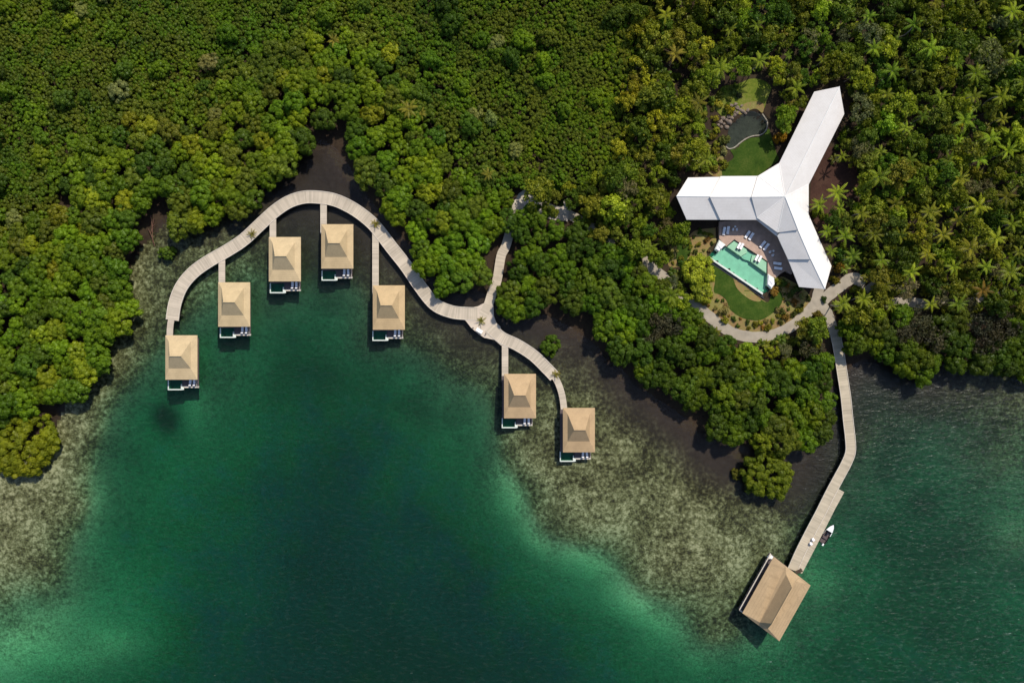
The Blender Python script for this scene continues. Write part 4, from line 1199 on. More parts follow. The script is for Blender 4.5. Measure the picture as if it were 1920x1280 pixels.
mb = MB(); mb.box(.25, -3.1, .45, 1.05, .42, .62); mb.box(.25, -3.12, -.5, .449, .18, .3); mb.build("outboard_motor", M['gelcoat'], boat)
mb = MB(); mb.tube([(-.95, 1.2, .85), (-1.25, .4, 1.2), (-1.75, -.4, 1.72)], [.03, .03, .03], 5); mb.build("mooring_line", M['rim'], boat)

# ---------------------------------------------------------------- plants: meshes
ICO_V = None
def ico(sub=1):
    bm = bmesh.new(); bmesh.ops.create_icosphere(bm, subdivisions=sub, radius=1.0)
    v = np.array([x.co[:] for x in bm.verts]); f = [tuple(q.index for q in p.verts) for p in bm.faces]
    bm.free(); return v, f
ICO1 = ico(1); ICO2 = ico(2)

def leaf_quads(r, c, rad, n, size, squash, up_bias, jit):
    """n leaf sprays on a lump's surface; returns verts (n*4,3)"""
    d = r.normal(size=(n, 3)); d[:, 2] = d[:, 2]*0.9+up_bias*np.abs(r.normal(size=n))
    d /= np.linalg.norm(d, axis=1)[:, None]
    p = c+d*rad*np.array([1, 1, squash])*r.uniform(.82, 1.12, (n, 1))
    nrm = d+r.normal(size=(n, 3))*jit; nrm /= np.linalg.norm(nrm, axis=1)[:, None]
    t = np.cross(nrm, r.normal(size=(n, 3))); t /= np.linalg.norm(t, axis=1)[:, None]+1e-9
    b = np.cross(nrm, t)
    s = size*r.uniform(.65, 1.35, (n, 1))
    q = np.stack([p-t*s*.9, p-b*s*.5+nrm*s*.15, p+t*s*.9, p+b*s*.5+nrm*s*.15], 1)
    return q.reshape(-1, 3)

def crown_mesh(name, seed, Rr, Hh, n_cl, cl_r, leaves, size, squash=.8, up=.5, jit=.45, core=.78, hole=0.0, lobe=.22):
    r = np.random.default_rng(seed)
    vs, fs, var = [], [], []
    base = 0
    ga = math.pi*(3-math.sqrt(5))
    lop = r.uniform(-.18, .18, 2)
    for i in range(n_cl):
        t = (i+.5)/n_cl
        zz = 1-t*1.15                       # dome, clumps down to just below the equator
        rr = math.sqrt(max(0, 1-max(zz, -.3)**2))
        a = ga*i+r.normal()*.35
        wob = 1+lobe*math.sin(2*a+seed)+lobe*.55*math.sin(3*a+2*seed)+r.normal()*.08
        rad = cl_r*r.uniform(.72, 1.3)
        c = np.array([(Rr-cl_r*.6)*rr*math.cos(a)*wob+lop[0]*Rr*zz, (Rr-cl_r*.6)*rr*math.sin(a)*wob+lop[1]*Rr*zz, Hh*(max(zz, -.3))+r.normal()*.3])
        if r.uniform() < hole: continue
        cv = np.clip(.5+r.normal()*.17, .08, .92)
        v0, f0 = ICO1
        bump = 1+r.normal(size=len(v0))*.13
        cvx = c+v0*bump[:, None]*rad*core*np.array([1, 1, squash])
        vs.append(cvx); fs += [tuple(base+k for k in f) for f in f0]; var += [max(0, cv-.06)]*len(v0); base += len(v0)
        nl = int(leaves*rad*rad/cl_r/cl_r)
        q = leaf_quads(r, c, rad, nl, size, squash, up, jit)
        vs.append(q); fs += [(base+4*k, base+4*k+1, base+4*k+2, base+4*k+3) for k in range(nl)]
        lv = np.clip(cv+r.normal(size=nl)*.13, 0, 1); var += list(np.repeat(lv, 4)); base += 4*nl
    me = bpy.data.meshes.new(name)
    V_ = np.concatenate(vs)
    me.from_pydata([tuple(p) for p in V_], [], fs)
    at = me.attributes.new("var", 'FLOAT', 'POINT'); at.data.foreach_set("value", np.array(var, np.float32))
    me.materials.append(M['leaf']); me.update()
    return me

def trunk_mesh(name, seed, h, r0, spread, n_limb, mat, roots=0):
    r = np.random.default_rng(seed); mb = MB()
    lean = r.normal(size=2)*.25
    top = (lean[0], lean[1], h)
    mb.tube([(0, 0, -.8), (lean[0]*.3, lean[1]*.3, h*.5), top], [r0*1.2, r0*.9, r0*.6], 7)
    for k in range(n_limb):
        a = 2*math.pi*k/n_limb+r.normal()*.3; s = spread*r.uniform(.6, 1)
        mb.tube([(lean[0]*.6, lean[1]*.6, h*.7), (math.cos(a)*s*.5, math.sin(a)*s*.5, h*1.0), (math.cos(a)*s, math.sin(a)*s, h*r.uniform(1.05, 1.35))], [r0*.5, r0*.35, r0*.12], 5)
    for k in range(roots):
        a = 2*math.pi*k/roots+r.normal()*.3; s = r.uniform(1.0, 2.0)
        mb.tube([(0, 0, h*.35), (math.cos(a)*s*.6, math.sin(a)*s*.6, h*.3), (math.cos(a)*s, math.sin(a)*s, -.9)], [.07, .06, .05], 4)
    return mb.mesh(name, mat, True)

def frond(mb, r, length, az, el, droop, width, var, segs=7, nleaf=9):
    """one arching pinnate frond: a rib with paired leaflets"""
    d = Vector((math.cos(az), math.sin(az), 0)); side = Vector((-d.y, d.x, 0))
    pts = []
    p = Vector((0, 0, 0)); ang = el
    for k in range(segs+1):
        pts.append(p.copy()); p = p+(d*math.cos(ang)+Vector((0, 0, math.sin(ang))))*length/segs
        ang -= droop/segs
    mb.tube(pts, [.035*(1-k/(segs+1)) +.008 for k in range(segs+1)], 3, False)
    for k in range(nleaf):
        t = .12+.86*k/(nleaf-1); i = min(int(t*segs), segs-1); u = t*segs-i
        q = pts[i].lerp(pts[i+1], u); tang = (pts[i+1]-pts[i]).normalized()
        w = width*math.sin(math.pi*min(1, .18+.80*t))**.7*r.uniform(.85, 1.15)
        lw = length/nleaf*.42
        for sg in (-1, 1):
            tip = q+side*sg*w+tang*w*.55+Vector((0, 0, -w*.35))
            v = [q-tang*lw, q+tang*lw, tip+tang*lw*.2, tip-tang*lw*.2]
            mb.add(v, [(0, 1, 2, 3)], None, float(np.clip(var+r.normal()*.1, 0, 1)))

def palm_crown(name, seed, n=17, length=2.7):
    r = np.random.default_rng(seed); mb = MB()
    for k in range(n):
        a = k*2.39996+r.normal()*.15
        t = k/n
        frond(mb, r, length*r.uniform(.8, 1.15), a, R(62-66*t+r.normal()*7), R(50+45*t), .46, .5+r.normal()*.16)
    return mb.mesh(name, M['leaf'])

def palm_trunk(name, seed, h):
    r = np.random.default_rng(seed); mb = MB()
    pts = [(0, 0, -.5)]; rad = [.24]
    bx_ = r.normal()*.12; by_ = r.normal()*.12
    for k in range(1, 9):
        t = k/8; pts.append((bx_*h*(1-t)*t*2, by_*h*(1-t)*t*2, h*t)); rad.append(.19-.06*t)
    mb.tube(pts, rad, 7)
    return mb.mesh(name, M['pale_bark'], True)

def rosette(name, seed, n=11, length=1.3, wid=.24):
    """broad-leaved plant: strap leaves arching from the ground"""
    r = np.random.default_rng(seed); mb = MB()
    for k in range(n):
        a = k*2.39996+r.normal()*.2; d = Vector((math.cos(a), math.sin(a), 0)); s = Vector((-d.y, d.x, 0))
        L = length*r.uniform(.7, 1.15); el = R(r.uniform(30, 75)); p = Vector((0, 0, .1)); prev = None
        v = []; ang = el; sg = 5
        for i in range(sg+1):
            w = wid*math.sin(math.pi*min(.97, .12+.85*i/sg))
            v += [p-s*w, p+Vector((0, 0, -.03)), p+s*w]
            p = p+(d*math.cos(ang)+Vector((0, 0, math.sin(ang))))*L/sg; ang -= R(22)
        f = []
        for i in range(sg):
            b = 3*i; f += [(b, b+1, b+4, b+3), (b+1, b+2, b+5, b+4)]
        mb.add(v, f, None, float(np.clip(.5+r.normal()*.18, 0, 1)))
    return mb.mesh(name, M['leaf'])

MANG = [crown_mesh("mangrove_crown", 100+i, 3.3, 2.1, 42, .84, 40, .27, .9, .5, .28, .92) for i in range(8)]
MANG_T = [trunk_mesh("mangrove_trunk", 150+i, 3.6, .17, 1.8, 4, M['bark'], 6) for i in range(3)]
SCRUB = [crown_mesh("scrub_crown", 200+i, 2.7, .55, 40, .50, 24, .19, .95, .5, .35, .9) for i in range(8)]
BROAD = [crown_mesh("broadleaf_crown", 300+i, 2.9, 2.2, 30, .78, 44, .36, .75, .35, .7, .6, .25) for i in range(8)]
BROAD_T = [trunk_mesh("broadleaf_trunk", 350+i, 4.5, .2, 1.8, 5, M['bark']) for i in range(3)]
BARE = [crown_mesh("thin_crown", 400+i, 3.1, 2.0, 26, .9, 40, .26, .8, .3, .9, .45, .15) for i in range(3)]
PALM = [palm_crown("palm_crown", 500+i, 11+i % 3, 3.0+.2*(i % 3)) for i in range(6)]
PALM_T = [palm_trunk("palm_trunk", 550+i, 8.0) for i in range(4)]
SHRUB = [crown_mesh("shrub_foliage", 600+i, 1.1, .75, 9, .5, 26, .24, .85, .5, .6) for i in range(5)]
ROSE = [rosette("rosette_leaves", 650+i, 11, 1.5, .22) for i in range(4)]

# ---------------------------------------------------------------- plants: where they stand
COAST = [(-200, 825), (0, 802), (40, 790), (85, 758), (130, 778), (165, 765), (185, 710), (205, 670), (240, 640), (265, 590), (272, 560), (258, 530), (238, 515), (245, 500), (275, 485), (280, 450), (280, 400), (289, 392), (300, 400),
         (308, 432), (330, 440), (370, 440), (400, 432), (440, 412), (490, 400), (512, 362), (540, 340), (570, 310), (592, 275), (603, 243), (624, 243), (650, 310), (680, 345), (700, 385), (722, 420), (745, 440),
         (775, 475), (800, 530), (830, 557), (870, 542), (903, 545), (925, 575), (945, 598), (975, 608), (1020, 588), (1045, 572), (1080, 590), (1115, 620), (1140, 670), (1180, 700), (1230, 748), (1283, 752),
         (1290, 790), (1340, 822), (1390, 850), (1440, 862), (1480, 868), (1500, 845), (1550, 835), (1580, 830), (1582, 780), (1572, 720), (1560, 660)]
MANG_POLY = COAST+[(1552, 645), (1505, 640), (1490, 695), (1430, 690), (1380, 662), (1330, 634), (1300, 600), (1250, 555), (1205, 500), (1170, 470), (1100, 432), (1050, 420), (985, 400), (958, 380), (985, 345), (1080, 350), (1150, 320), (1170, 200), (1195, 100), (1180, -200), (-200, -200)]
EAST_COAST = [(1592, 660), (1640, 684), (1690, 714), (1735, 747), (1772, 735), (1800, 707), (1830, 700), (1880, 702), (1920, 716), (2120, 730)]
EAST_POLY = [(1594, 612)]+EAST_COAST+[(2120, 575), (1920, 580), (1800, 592), (1690, 590), (1640, 596)]
JUNGLE_POLY = [(1180, -200), (1195, 100), (1170, 200), (1150, 320), (1080, 350), (985, 345), (1000, 372), (1060, 414), (1100, 430), (1170, 466), (1205, 496), (1250, 550), (1300, 592), (1330, 628), (1400, 660), (1480, 682), (1550, 640), (1600, 600), (1700, 585), (1920, 575), (2120, 575), (2120, -200)]
ROOF_PX = [(1262, 367), (1289, 325), (1420, 322), (1462, 298), (1526, 166), (1578, 155), (1590, 214), (1520, 345), (1522, 400), (1566, 500), (1548, 550), (1495, 545), (1450, 450), (1415, 418), (1285, 420)]
CLEAR = [([zoomP(a, b) for a, b in [(300, 330), (560, 160), (860, 120), (960, 220), (910, 500), (1050, 900), (1050, 1050), (800, 1230), (400, 1230), (430, 900), (330, 560)]], 24), (ROOF_PX, 13), ([(1535, 305), (1590, 300), (1615, 340), (1592, 385), (1545, 405), (1522, 380)], 0), (garden_px, 7), (ter_px, 6), ([(1280, 482), (1345, 482), (1345, 580), (1290, 580)], 6)]
PATHS = [[zoom2(a, b) for a, b in [(430, 760), (500, 820), (590, 890), (690, 945), (830, 968), (960, 950), (1080, 895), (1180, 815), (1290, 690)]],
         [zoom2(a, b) for a, b in [(1270, 745), (1340, 680), (1440, 600), (1530, 545), (1620, 580)]], [(1700, 566), (1730, 569)], [(978, 385), (990, 370), (1000, 378)], jy_px, [(1216, 494), (1244, 517)], [(1052, 400), (1070, 402)]]
BW_N = [(905, 592), (914.7, 573.7), (923, 548), (932, 524.5), (939.5, 480), (946, 465)]

def darts(n, xlo, xhi, ylo, yhi, spacing, ok, seed, placed=None):
    """Poisson-disk points in photo pixels; spacing and ok are functions of the point"""
    r = np.random.default_rng(seed)
    cell = 12.0; grid = {}
    pts = []
    def put(x, y, s):
        grid.setdefault((int(x//cell), int(y//cell)), []).append((x, y, s))
    for q in (placed or []): put(*q)
    X = r.uniform(xlo, xhi, n); Y = r.uniform(ylo, yhi, n)
    okm = ok(X, Y)
    for x, y in zip(X[okm], Y[okm]):
        s = spacing(x, y); k = int(max(s, 42)//cell)+1; gi, gj = int(x//cell), int(y//cell); good = True
        for i in range(gi-k, gi+k+1):
            for j in range(gj-k, gj+k+1):
                for (a, b, s2) in grid.get((i, j), ()):
                    m = (s+s2)/2
                    if (a-x)**2+(b-y)**2 < m*m: good = False; break
                if not good: break
            if not good: break
        if good:
            put(x, y, s); pts.append((x, y, s))
    return pts

COAST_A = np.array(COAST)
def coast_d(x, y):
    return np.minimum(dist_poly(COAST, x, y, False), dist_poly(EAST_COAST, x, y, False))
def in_frame(x, y, m=12): return -m < x < 1920+m and -m < y < 1280+m

TONES = [("dark green", (.072, .118, .009)), ("mid green", (.112, .175, .008)), ("bright green", (.150, .215, .008)), ("yellow green", (.215, .235, .011)), ("olive", (.122, .148, .012))]
def pick_tone(r, w): return TONES[r.choice(len(TONES), p=np.array(w)/sum(w))]

ANCH = [(130, 720, "beside the pale reef flat on the west shore"), (60, 640, "in the belt west of the reef flat"), (220, 600, "on the west shore facing the lone end villa"), (130, 500, "inland of the west shore gap"), (240, 470, "above the root-filled gap on the west shore"),
        (350, 400, "behind the boardwalk by the second villa"), (450, 370, "behind the boardwalk between second and third villas"), (520, 320, "behind the boardwalk by the third villa"), (570, 240, "on the west bank of the muddy inlet"), (660, 280, "on the east bank of the muddy inlet"),
        (740, 390, "behind the boardwalk by the fifth villa"), (800, 480, "on the shore above the longest spur deck"), (880, 480, "west of the boardwalk's shore branch"), (960, 560, "in the bend east of the boardwalk's shore branch"), (1040, 480, "below the stone landing in the trees"), (1100, 560, "on the shore behind the junction bush"),
        (1190, 640, "on the shore south of the garden path"), (1270, 700, "above the shaded shallows by the point"), (1340, 770, "on the wooded point facing the reef"), (1420, 740, "in the middle of the wooded point"), (1450, 830, "at the tip of the wooded point"), (1540, 760, "beside the jetty on its garden side"),
        (1630, 650, "on the shore just east of the jetty"), (1730, 690, "on the bulge of the east shore"), (1860, 660, "on the far east shore"), (300, 250, "in the low forest behind the west villas"), (900, 250, "in the low forest north of the boardwalk"), (1100, 400, "around the stone landing")]
J_ANCH = [(1230, 80, "in the jungle north-west of the pond"), (1260, 250, "west of the garden pond"), (1200, 400, "west of the pavilion's white wing"), (1250, 480, "by the garden path west of the pool"), (1420, 80, "in the jungle north of the pond"), (1450, 180, "between the pond and the long white wing"),
          (1600, 60, "in the jungle beyond the long white wing"), (1650, 200, "east of the long white wing"), (1780, 100, "in the north-east corner of the jungle"), (1850, 250, "in the jungle at the east edge"), (1600, 400, "on the bare soil east of the pavilion"), (1700, 370, "in the palm grove east of the pavilion"), (1820, 420, "deep in the eastern palm grove"),
          (1650, 540, "beside the path fork east of the pavilion"), (1780, 530, "above the path along the east shore"), (1890, 530, "at the east end of the shore path"), (1430, 660, "below the curving garden path"), (1080, 370, "around the stone landing"), (1340, 600, "beside the curving garden path"), (1350, 460, "between the west wing and the pool")]
def nearest(anch, x, y):
    return min(anch, key=lambda a: (a[0]-x)**2+(a[1]-y)**2)[2]

plant_count = {}
def put_tree(name, cat, px, py, up, crown_me, trunk_me, crown_z, sc, tint, label, group, r):
    x, y, z = PT(px, py, up)
    o = empty(name, (x, y, max(z, -1.2)), r.uniform(0, 6.28), sc)
    t = bpy.data.objects.new("trunk", trunk_me); COL.objects.link(t); t.parent = o
    c = bpy.data.objects.new("crown", crown_me); COL.objects.link(c); c.parent = o; c.location = (0, 0, crown_z)
    c["tint"] = tuple(float(q) for q in tint)
    tag(o, label, cat, group)
    plant_count[name] = plant_count.get(name, 0)+1
    return o

def jitter(r, t, a=.12):
    k = 1+r.normal()*a
    return tuple(max(.004, q*k*(1+r.normal()*a*.4)) for q in t)

STUFF = {}
def put_stuff(kind, px, py, up, idx, sc, tint, r, crown_z):
    x, y, z = PT(px, py, up)
    STUFF.setdefault(kind, []).append((x, y, max(z, -.6)+crown_z*sc, idx, sc, r.uniform(0, 6.28), *tint))

r = np.random.default_rng(11)
# --- mangroves
def size_at(x, y):
    d = coast_d(np.array([x]), np.array([y]))[0]
    s = np.interp(d, [0, 90, 190, 260], [1.0, 1.0, .78, .62])
    if y > 420 or x > 1250: s = max(s, .88)
    return s
def mang_ok(X, Y):
    ins = inside(MANG_POLY, X, Y) | inside(EAST_POLY, X, Y)
    d = coast_d(X, Y)
    pd = np.minimum.reduce([dist_poly(p, X, Y, False) for p in (PATHS[0], PATHS[1], PATHS[2], PATHS[4])])
    pd = np.minimum(pd, np.minimum(dist_poly([(975, 390), (988, 372), (1000, 378)], X, Y, False), dist_poly([(1048, 399), (1072, 402)], X, Y, False))+6)
    bd = dist_poly(BW_N, X, Y, False)
    pd = np.minimum(pd, np.minimum(dist_poly(jy_px[:5], X, Y, False)-9, 1e6))
    gap = fbm(X, Y, .03, 77)+.5*fbm(X, Y, .08, 78)
    return ins & (d > 19) & (pd > 22) & (np.hypot(X-1441, Y-888) > 64) & (bd > 27) & (gap > np.where(d > 190, -.55, -.36))
big = lambda x, y: 26.0*size_at(x, y)/1.0+2
mpts = darts(40000, -140, 2060, -140, 880, lambda x, y: 27*size_at(x, y)+1-(3.5 if size_at(x, y) < .8 else 0), mang_ok, 5)
mpts = [(x, y, size_at(x, y), coast_d(np.array([x]), np.array([y]))[0]) for x, y, s in mpts]
order = sorted(mpts, key=lambda p: (p[3] if in_frame(p[0], p[1]) else 1e6))
indiv = set(id(p) for p in order[:292])
for p in mpts:
    x, y, s, d = p
    deep_green = x > 920 and y > 400  # south-east and east stands have deeper green crowns
    w = (4, 4, 1.2, .15, .8) if deep_green else (1.2, 3, 4, .9, 1.6)
    if y < 330 and d > 120: w = (1.6, 2.5, 1, .5, 3.5)
    if s < .8: w = (.5, 2.5, .3, .0, 4)
    tn, tint = pick_tone(r, w)
    tint = jitter(r, tint, .12 if s > .8 else .07)
    if deep_green: tint = tuple(q*(.72 if x > 1585 else .82) for q in tint)
    sc = s*r.uniform(.85, 1.15)
    grey = deep_green and any((x-a)**2+(y-b)**2 < rr*rr for a, b, rr in ((1240, 620, 30), (1520, 655, 32), (1730, 615, 34), (1850, 615, 40)))
    if id(p) in indiv:
        ph = nearest(ANCH, x, y)
        if grey:
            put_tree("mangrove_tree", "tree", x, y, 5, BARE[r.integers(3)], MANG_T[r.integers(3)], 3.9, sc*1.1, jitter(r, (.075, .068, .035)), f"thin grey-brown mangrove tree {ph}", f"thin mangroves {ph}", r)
            continue
        szw = "broad" if sc > 1.03 else ("small" if sc < .85 else "rounded")
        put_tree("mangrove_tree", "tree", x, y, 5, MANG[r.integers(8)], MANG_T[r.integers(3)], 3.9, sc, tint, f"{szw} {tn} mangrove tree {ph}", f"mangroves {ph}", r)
    elif s < .8 and r.uniform() < .06:
        put_stuff('mangrove', x, y, 5.5, r.integers(8), r.uniform(.55, .85), jitter(r, TONES[r.choice(5, p=[.3, .35, .2, .05, .1])][1]) if r.uniform() < .8 else jitter(r, (.20, .215, .055)), r, 4.9)
    elif s > .8:
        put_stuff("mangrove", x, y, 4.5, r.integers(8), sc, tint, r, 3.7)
    else:
        put_stuff("scrub", x, y, 3.5, r.integers(8), sc*1.38, tint, r, 2.4)
# solitary trees
def solo(px, py, sc, tint, label, me=None, up=4.5, cz=3.4):
    put_tree("mangrove_tree", "tree", px, py, up, me or MANG[r.integers(8)], MANG_T[r.integers(3)], cz, sc, tint, label, None, r)
solo(1033, 648, .82, (.10, .15, .012), "single small mangrove bush standing in the water beside the boardwalk", cz=2.2)
solo(303, 472, .62, (.10, .15, .012), "little round mangrove bush in the water off the root-filled gap", cz=2.0)
ISL = crown_mesh("islet_crown", 901, 6.6, 2.8, 110, 1.0, 50, .28, .9, .5, .28, .92, 0, .06)
solo(1441, 888, 1.0, (.118, .150, .009), "big round mangrove standing alone off the tip of the point", ISL, 4, 2.4)
YEL = crown_mesh("yellow_mangrove_crown", 902, 8.6, 3.0, 190, 1.05, 50, .28, .9, .5, .28, .92, 0, .06)
solo(42, 832, 1.0, (.19, .195, .009), "big yellow-green mangrove dome standing on the pale reef flat", YEL, 4, 2.2)
solo(1388, 893, .42, (.10, .10, .012), "tiny yellowish mangrove sprout beside the lone round tree", cz=1.8)

# --- jungle: palms that show
def jungle_clear(X, Y, m=0):
    ok = inside(JUNGLE_POLY, X, Y)
    for poly, dd in CLEAR:
        ok &= ~(inside(poly, X, Y) | (dist_poly(poly, X, Y) < dd+m))
    for k_, p in enumerate(PATHS): ok &= dist_poly(p, X, Y, False) > (14, 20, 21, 12, 22, 14, 14)[k_]+m
    return ok
PALM_PX = [(1650, 330, 1.15), (1571, 361, 1.0), (1537, 383, .8), (1616, 401, .9), (1586, 442, .95), (1551, 433, .8), (1744, 397, .9), (1837, 386, 1.15), (1871, 446, 1), (1822, 465, 1.1), (1740, 476, .9), (1654, 487, .9), (1710, 510, 1), (1897, 510, 1.05), (1661, 534, .8), (1845, 544, .95),
           (1620, 560, .85), (1747, 570, .8), (1800, 334, .9), (1890, 367, 1), (1680, 382, .9), (1310, 192, .9), (1675, 132, .9), (1748, 88, 1.1), (1716, 44, 1), (1832, 136, .95), (1812, 225, 1.1), (1900, 20, .9), (1892, 281, .9), (1860, 257, 1), (1752, 397, .8), (1220, 465, .85), (1575, 390, .7), (1250, 26, .9),
           (1600, 480, .8), (1780, 300, .9), (1700, 240, .8), (1765, 180, .85), (1640, 90, .8), (1880, 180, .95), (1905, 110, .9), (1560, 470, .7), (1690, 440, .85), (1790, 500, .9), (1850, 500, .85), (1715, 340, .8), (1900, 420, .9), (1770, 440, .85)]
used = []
for k, (a, b, s) in enumerate(PALM_PX):
    tint = jitter(r, (.265, .30, .018), .2)
    ph = nearest(J_ANCH, a, b)
    lab = f"{'tall' if s > 1 else 'slender' if s > .85 else 'young'} feathery palm with yellow-green fronds {ph}"
    if (a, b) == (1845, 544): tint = (.22, .13, .02); lab = "palm with orange-tipped fronds above the path along the east shore"
    if (a, b) == (1650, 330): lab = "tall star-shaped palm at the edge of the bare soil east of the pavilion"
    if (a, b) == (1310, 192): lab = "bright yellow palm just west of the rough clearing by the pond"; tint = (.19, .17, .02)
    put_tree("palm_tree", "palm tree", a, b, 8.6*s, PALM[r.integers(6)], PALM_T[r.integers(4)], 7.9, s, tint, lab, f"palms {ph}", r)
    used.append((a, b, 26*s))
for a, b, s, lab in ((1267, 100, .95, "golden palm with a pale leaning trunk in the jungle north of the pond"), (625, 76, .6, "small golden palm poking through the low forest north of the inlet"), (765, 203, .9, "golden palm clump rising from the low forest above the fifth villa"), (790, 212, .6, "smaller golden palm beside the golden clump in the low forest"), (915, 326, .7, "golden palm just north-west of the stone landing")):
    put_tree("palm_tree", "palm tree", a, b, 8.6*s, PALM[r.integers(6)], PALM_T[r.integers(4)], 7.9, s, (.30, .24, .03), lab, None, r)
    used.append((a, b, 30))
for x, y, s in darts(2600, 1180, 2050, -120, 590, lambda x, y: 52, lambda X, Y: jungle_clear(X, Y, 8) & (X+Y*.25 > 1380), 21, used):
    tint = jitter(r, (.225, .255, .018), .22); sc = r.uniform(.5, 1.0); ph = nearest(J_ANCH, x, y)
    if in_frame(x, y) and plant_count.get("palm_tree", 0) < 190:
        put_tree("palm_tree", "palm tree", x, y, 8.6*sc, PALM[r.integers(6)], PALM_T[r.integers(4)], 7.9, sc, tint, f"{'tall' if sc > .95 else 'mid-height' if sc > .82 else 'low'} olive-green palm {ph}", f"palms {ph}", r)
    used.append((x, y, 22))

# --- jungle: broadleaf trees
J_T = [("dark green", (.085, .130, .012)), ("mossy green", (.170, .190, .014)), ("olive", (.205, .208, .022)), ("yellow green", (.285, .300, .020)), ("brownish", (.170, .150, .065))]
bp_ = darts(9000, 1000, 2060, -140, 700, lambda x, y: 21 if x < 1930 else 25, lambda X, Y: jungle_clear(X, Y, 4), 31, used)
bp_ = [(x, y, s) for x, y, s in bp_ if fbm(np.array([x]), np.array([y]), .035, 91)[0] > -.42]
nb = 0
for x, y, s in sorted(bp_, key=lambda q: math.hypot(q[0]-1500, (q[1]-330)*1.2)):
    tn, tint = J_T[r.choice(5, p=[.2, .3, .22, .21, .07])]; tint = jitter(r, tint, .16); sc = r.uniform(.5, 1.0)**1.0 if r.uniform() < .8 else r.uniform(1.0, 1.3); ph = nearest(J_ANCH, x, y)
    if in_frame(x, y) and nb < 290:
        nb += 1
        put_tree("broadleaf_tree", "tree", x, y, 5.5*sc, (BARE[r.integers(3)] if tn == "brownish" else BROAD[r.integers(8)]), BROAD_T[r.integers(3)], 4.6, sc, tint, f"{'large' if sc > .98 else 'mid-sized' if sc > .72 else 'small'} {tn} broadleaf tree {ph}", f"broadleaf trees {ph}", r)
    else:
        put_stuff("broadleaf", x, y, 5.5*sc, r.integers(8), sc, tint, r, 4.6)
    used.append((x, y, s*.8))

# --- shrubs and big-leaved plants of the garden
def shrub(px, py, sc, tint, label, group=None, me=None, name="shrub"):
    x, y, z = PT(px, py, .6*sc)
    o = bpy.data.objects.new(name, me or SHRUB[r.integers(5)]); COL.objects.link(o)
    o.location = (x, y, z+.25*sc); o.scale = (sc,)*3; o.rotation_euler = (0, 0, r.uniform(0, 6.28))
    o["tint"] = tuple(float(q) for q in tint)
    tag(o, label, "shrub" if name == "shrub" else "plant", group)
# the big yellow bush by the pool
YB = crown_mesh("yellow_bush_crown", 903, 4.4, 2.2, 56, .95, 60, .3, .9, .5, .4, .85, 0, .08)
put_tree("garden_tree", "tree", 1309, 510, 3, YB, BROAD_T[0], 2.2, .98, (.42, .40, .03), "bright yellow-green round garden tree west of the pool lawn", None, r)
put_tree("garden_tree", "tree", 1316, 548, 3, crown_mesh("yellow_bush_crown", 904, 3.2, 1.9, 28, .9, 60, .3, .9, .5, .5), BROAD_T[1], 2.0, .95, (.36, .35, .03), "smaller yellow-green garden tree below the bright yellow one", None, r)
for a, b, s, t, lab in ((1463, 258, 1.35, (.34, .18, .012), "orange croton shrub beside the long white wing"), (1357, 308, 1.1, (.22, .22, .02), "yellow-green shrub on the soil bed below the pond lawn"), (1342, 316, .9, (.36, .20, .09), "pale orange shrub at the corner of the pond lawn"),
                        (1369, 205, 1.2, (.26, .22, .015), "yellow shrub among the rocks above the pond"), (1384, 178, .9, (.02, .03, .012), "very dark shrub in the rough grass above the pond"), (1358, 262, 1.25, (.13, .14, .03), "grey-green shrub overhanging the pond's west bank"),
                        (1572, 500, 1.3, (.25, .13, .012), "orange croton shrub at the end of the south-east wing"), (1566, 525, 1.1, (.20, .15, .012), "yellow-orange croton below the end of the south-east wing"), (1545, 561, .8, (.05, .08, .012), "small green shrub in the middle of the path fork"),
                        (1535, 590, 1.1, (.22, .15, .02), "reddish-yellow shrub where the jetty meets the garden"), (1513, 612, .7, (.42, .16, .08), "salmon-pink shrub beside the top of the jetty"), (1486, 545, 1.1, (.10, .13, .02), "green shrub at the pool terrace's east corner")):
    shrub(a, b, s, t, lab)
sp = darts(2600, 1240, 1560, 430, 660, lambda x, y: 9.5, lambda X, Y: inside(garden_px, X, Y) & ~inside(lawn_px, X, Y) & (dist_poly(lawn_px, X, Y) > 3) & ~inside(ter_px, X, Y) & (dist_poly(PATHS[0], X, Y, False) > 14) & (dist_poly(ter_px, X, Y) > 5), 41)
for x, y, s in sp:
    tn, t = [("yellow", (.24, .20, .02)), ("orange", (.30, .15, .03)), ("olive", (.10, .11, .02)), ("fresh green", (.09, .13, .015)), ("straw-coloured", (.32, .24, .08))][r.choice(5, p=[.2, .15, .2, .2, .25])]
    sc = r.uniform(.35, .75) if r.uniform() < .75 else r.uniform(.8, 1.25)
    where = "on the bed between the west wing and the pool" if y < 500 and x < 1400 else "beside the path west of the yellow tree" if x < 1320 else "on the bed along the curving path" if y > 560 else "on the bed below the pool terrace"
    shrub(x, y, sc, jitter(r, t, .15), f"low {tn} shrub {where}", f"{tn} shrubs {where}")
pond_ring = [zoomP(a, b) for a, b in [(230, 330), (400, 180), (560, 150), (560, 260), (500, 420), (360, 560), (330, 700), (420, 900), (400, 1100), (250, 1180), (120, 1000), (120, 600)]]
for x, y, s in darts(900, 1290, 1400, 140, 345, lambda x, y: 11, lambda X, Y: inside(pond_ring, X, Y), 44):
    tn, t = [("yellow", (.30, .26, .025)), ("fresh green", (.13, .19, .018)), ("olive", (.17, .18, .03)), ("straw-coloured", (.34, .27, .10))][r.choice(4, p=[.25, .35, .25, .15])]
    wh = "west of the pond" if y > 215 else "in the rough grass north-west of the pond"
    shrub(x, y, r.uniform(.5, 1.1), jitter(r, t, .15), f"{tn} shrub {wh}", f"{tn} shrubs {wh}")
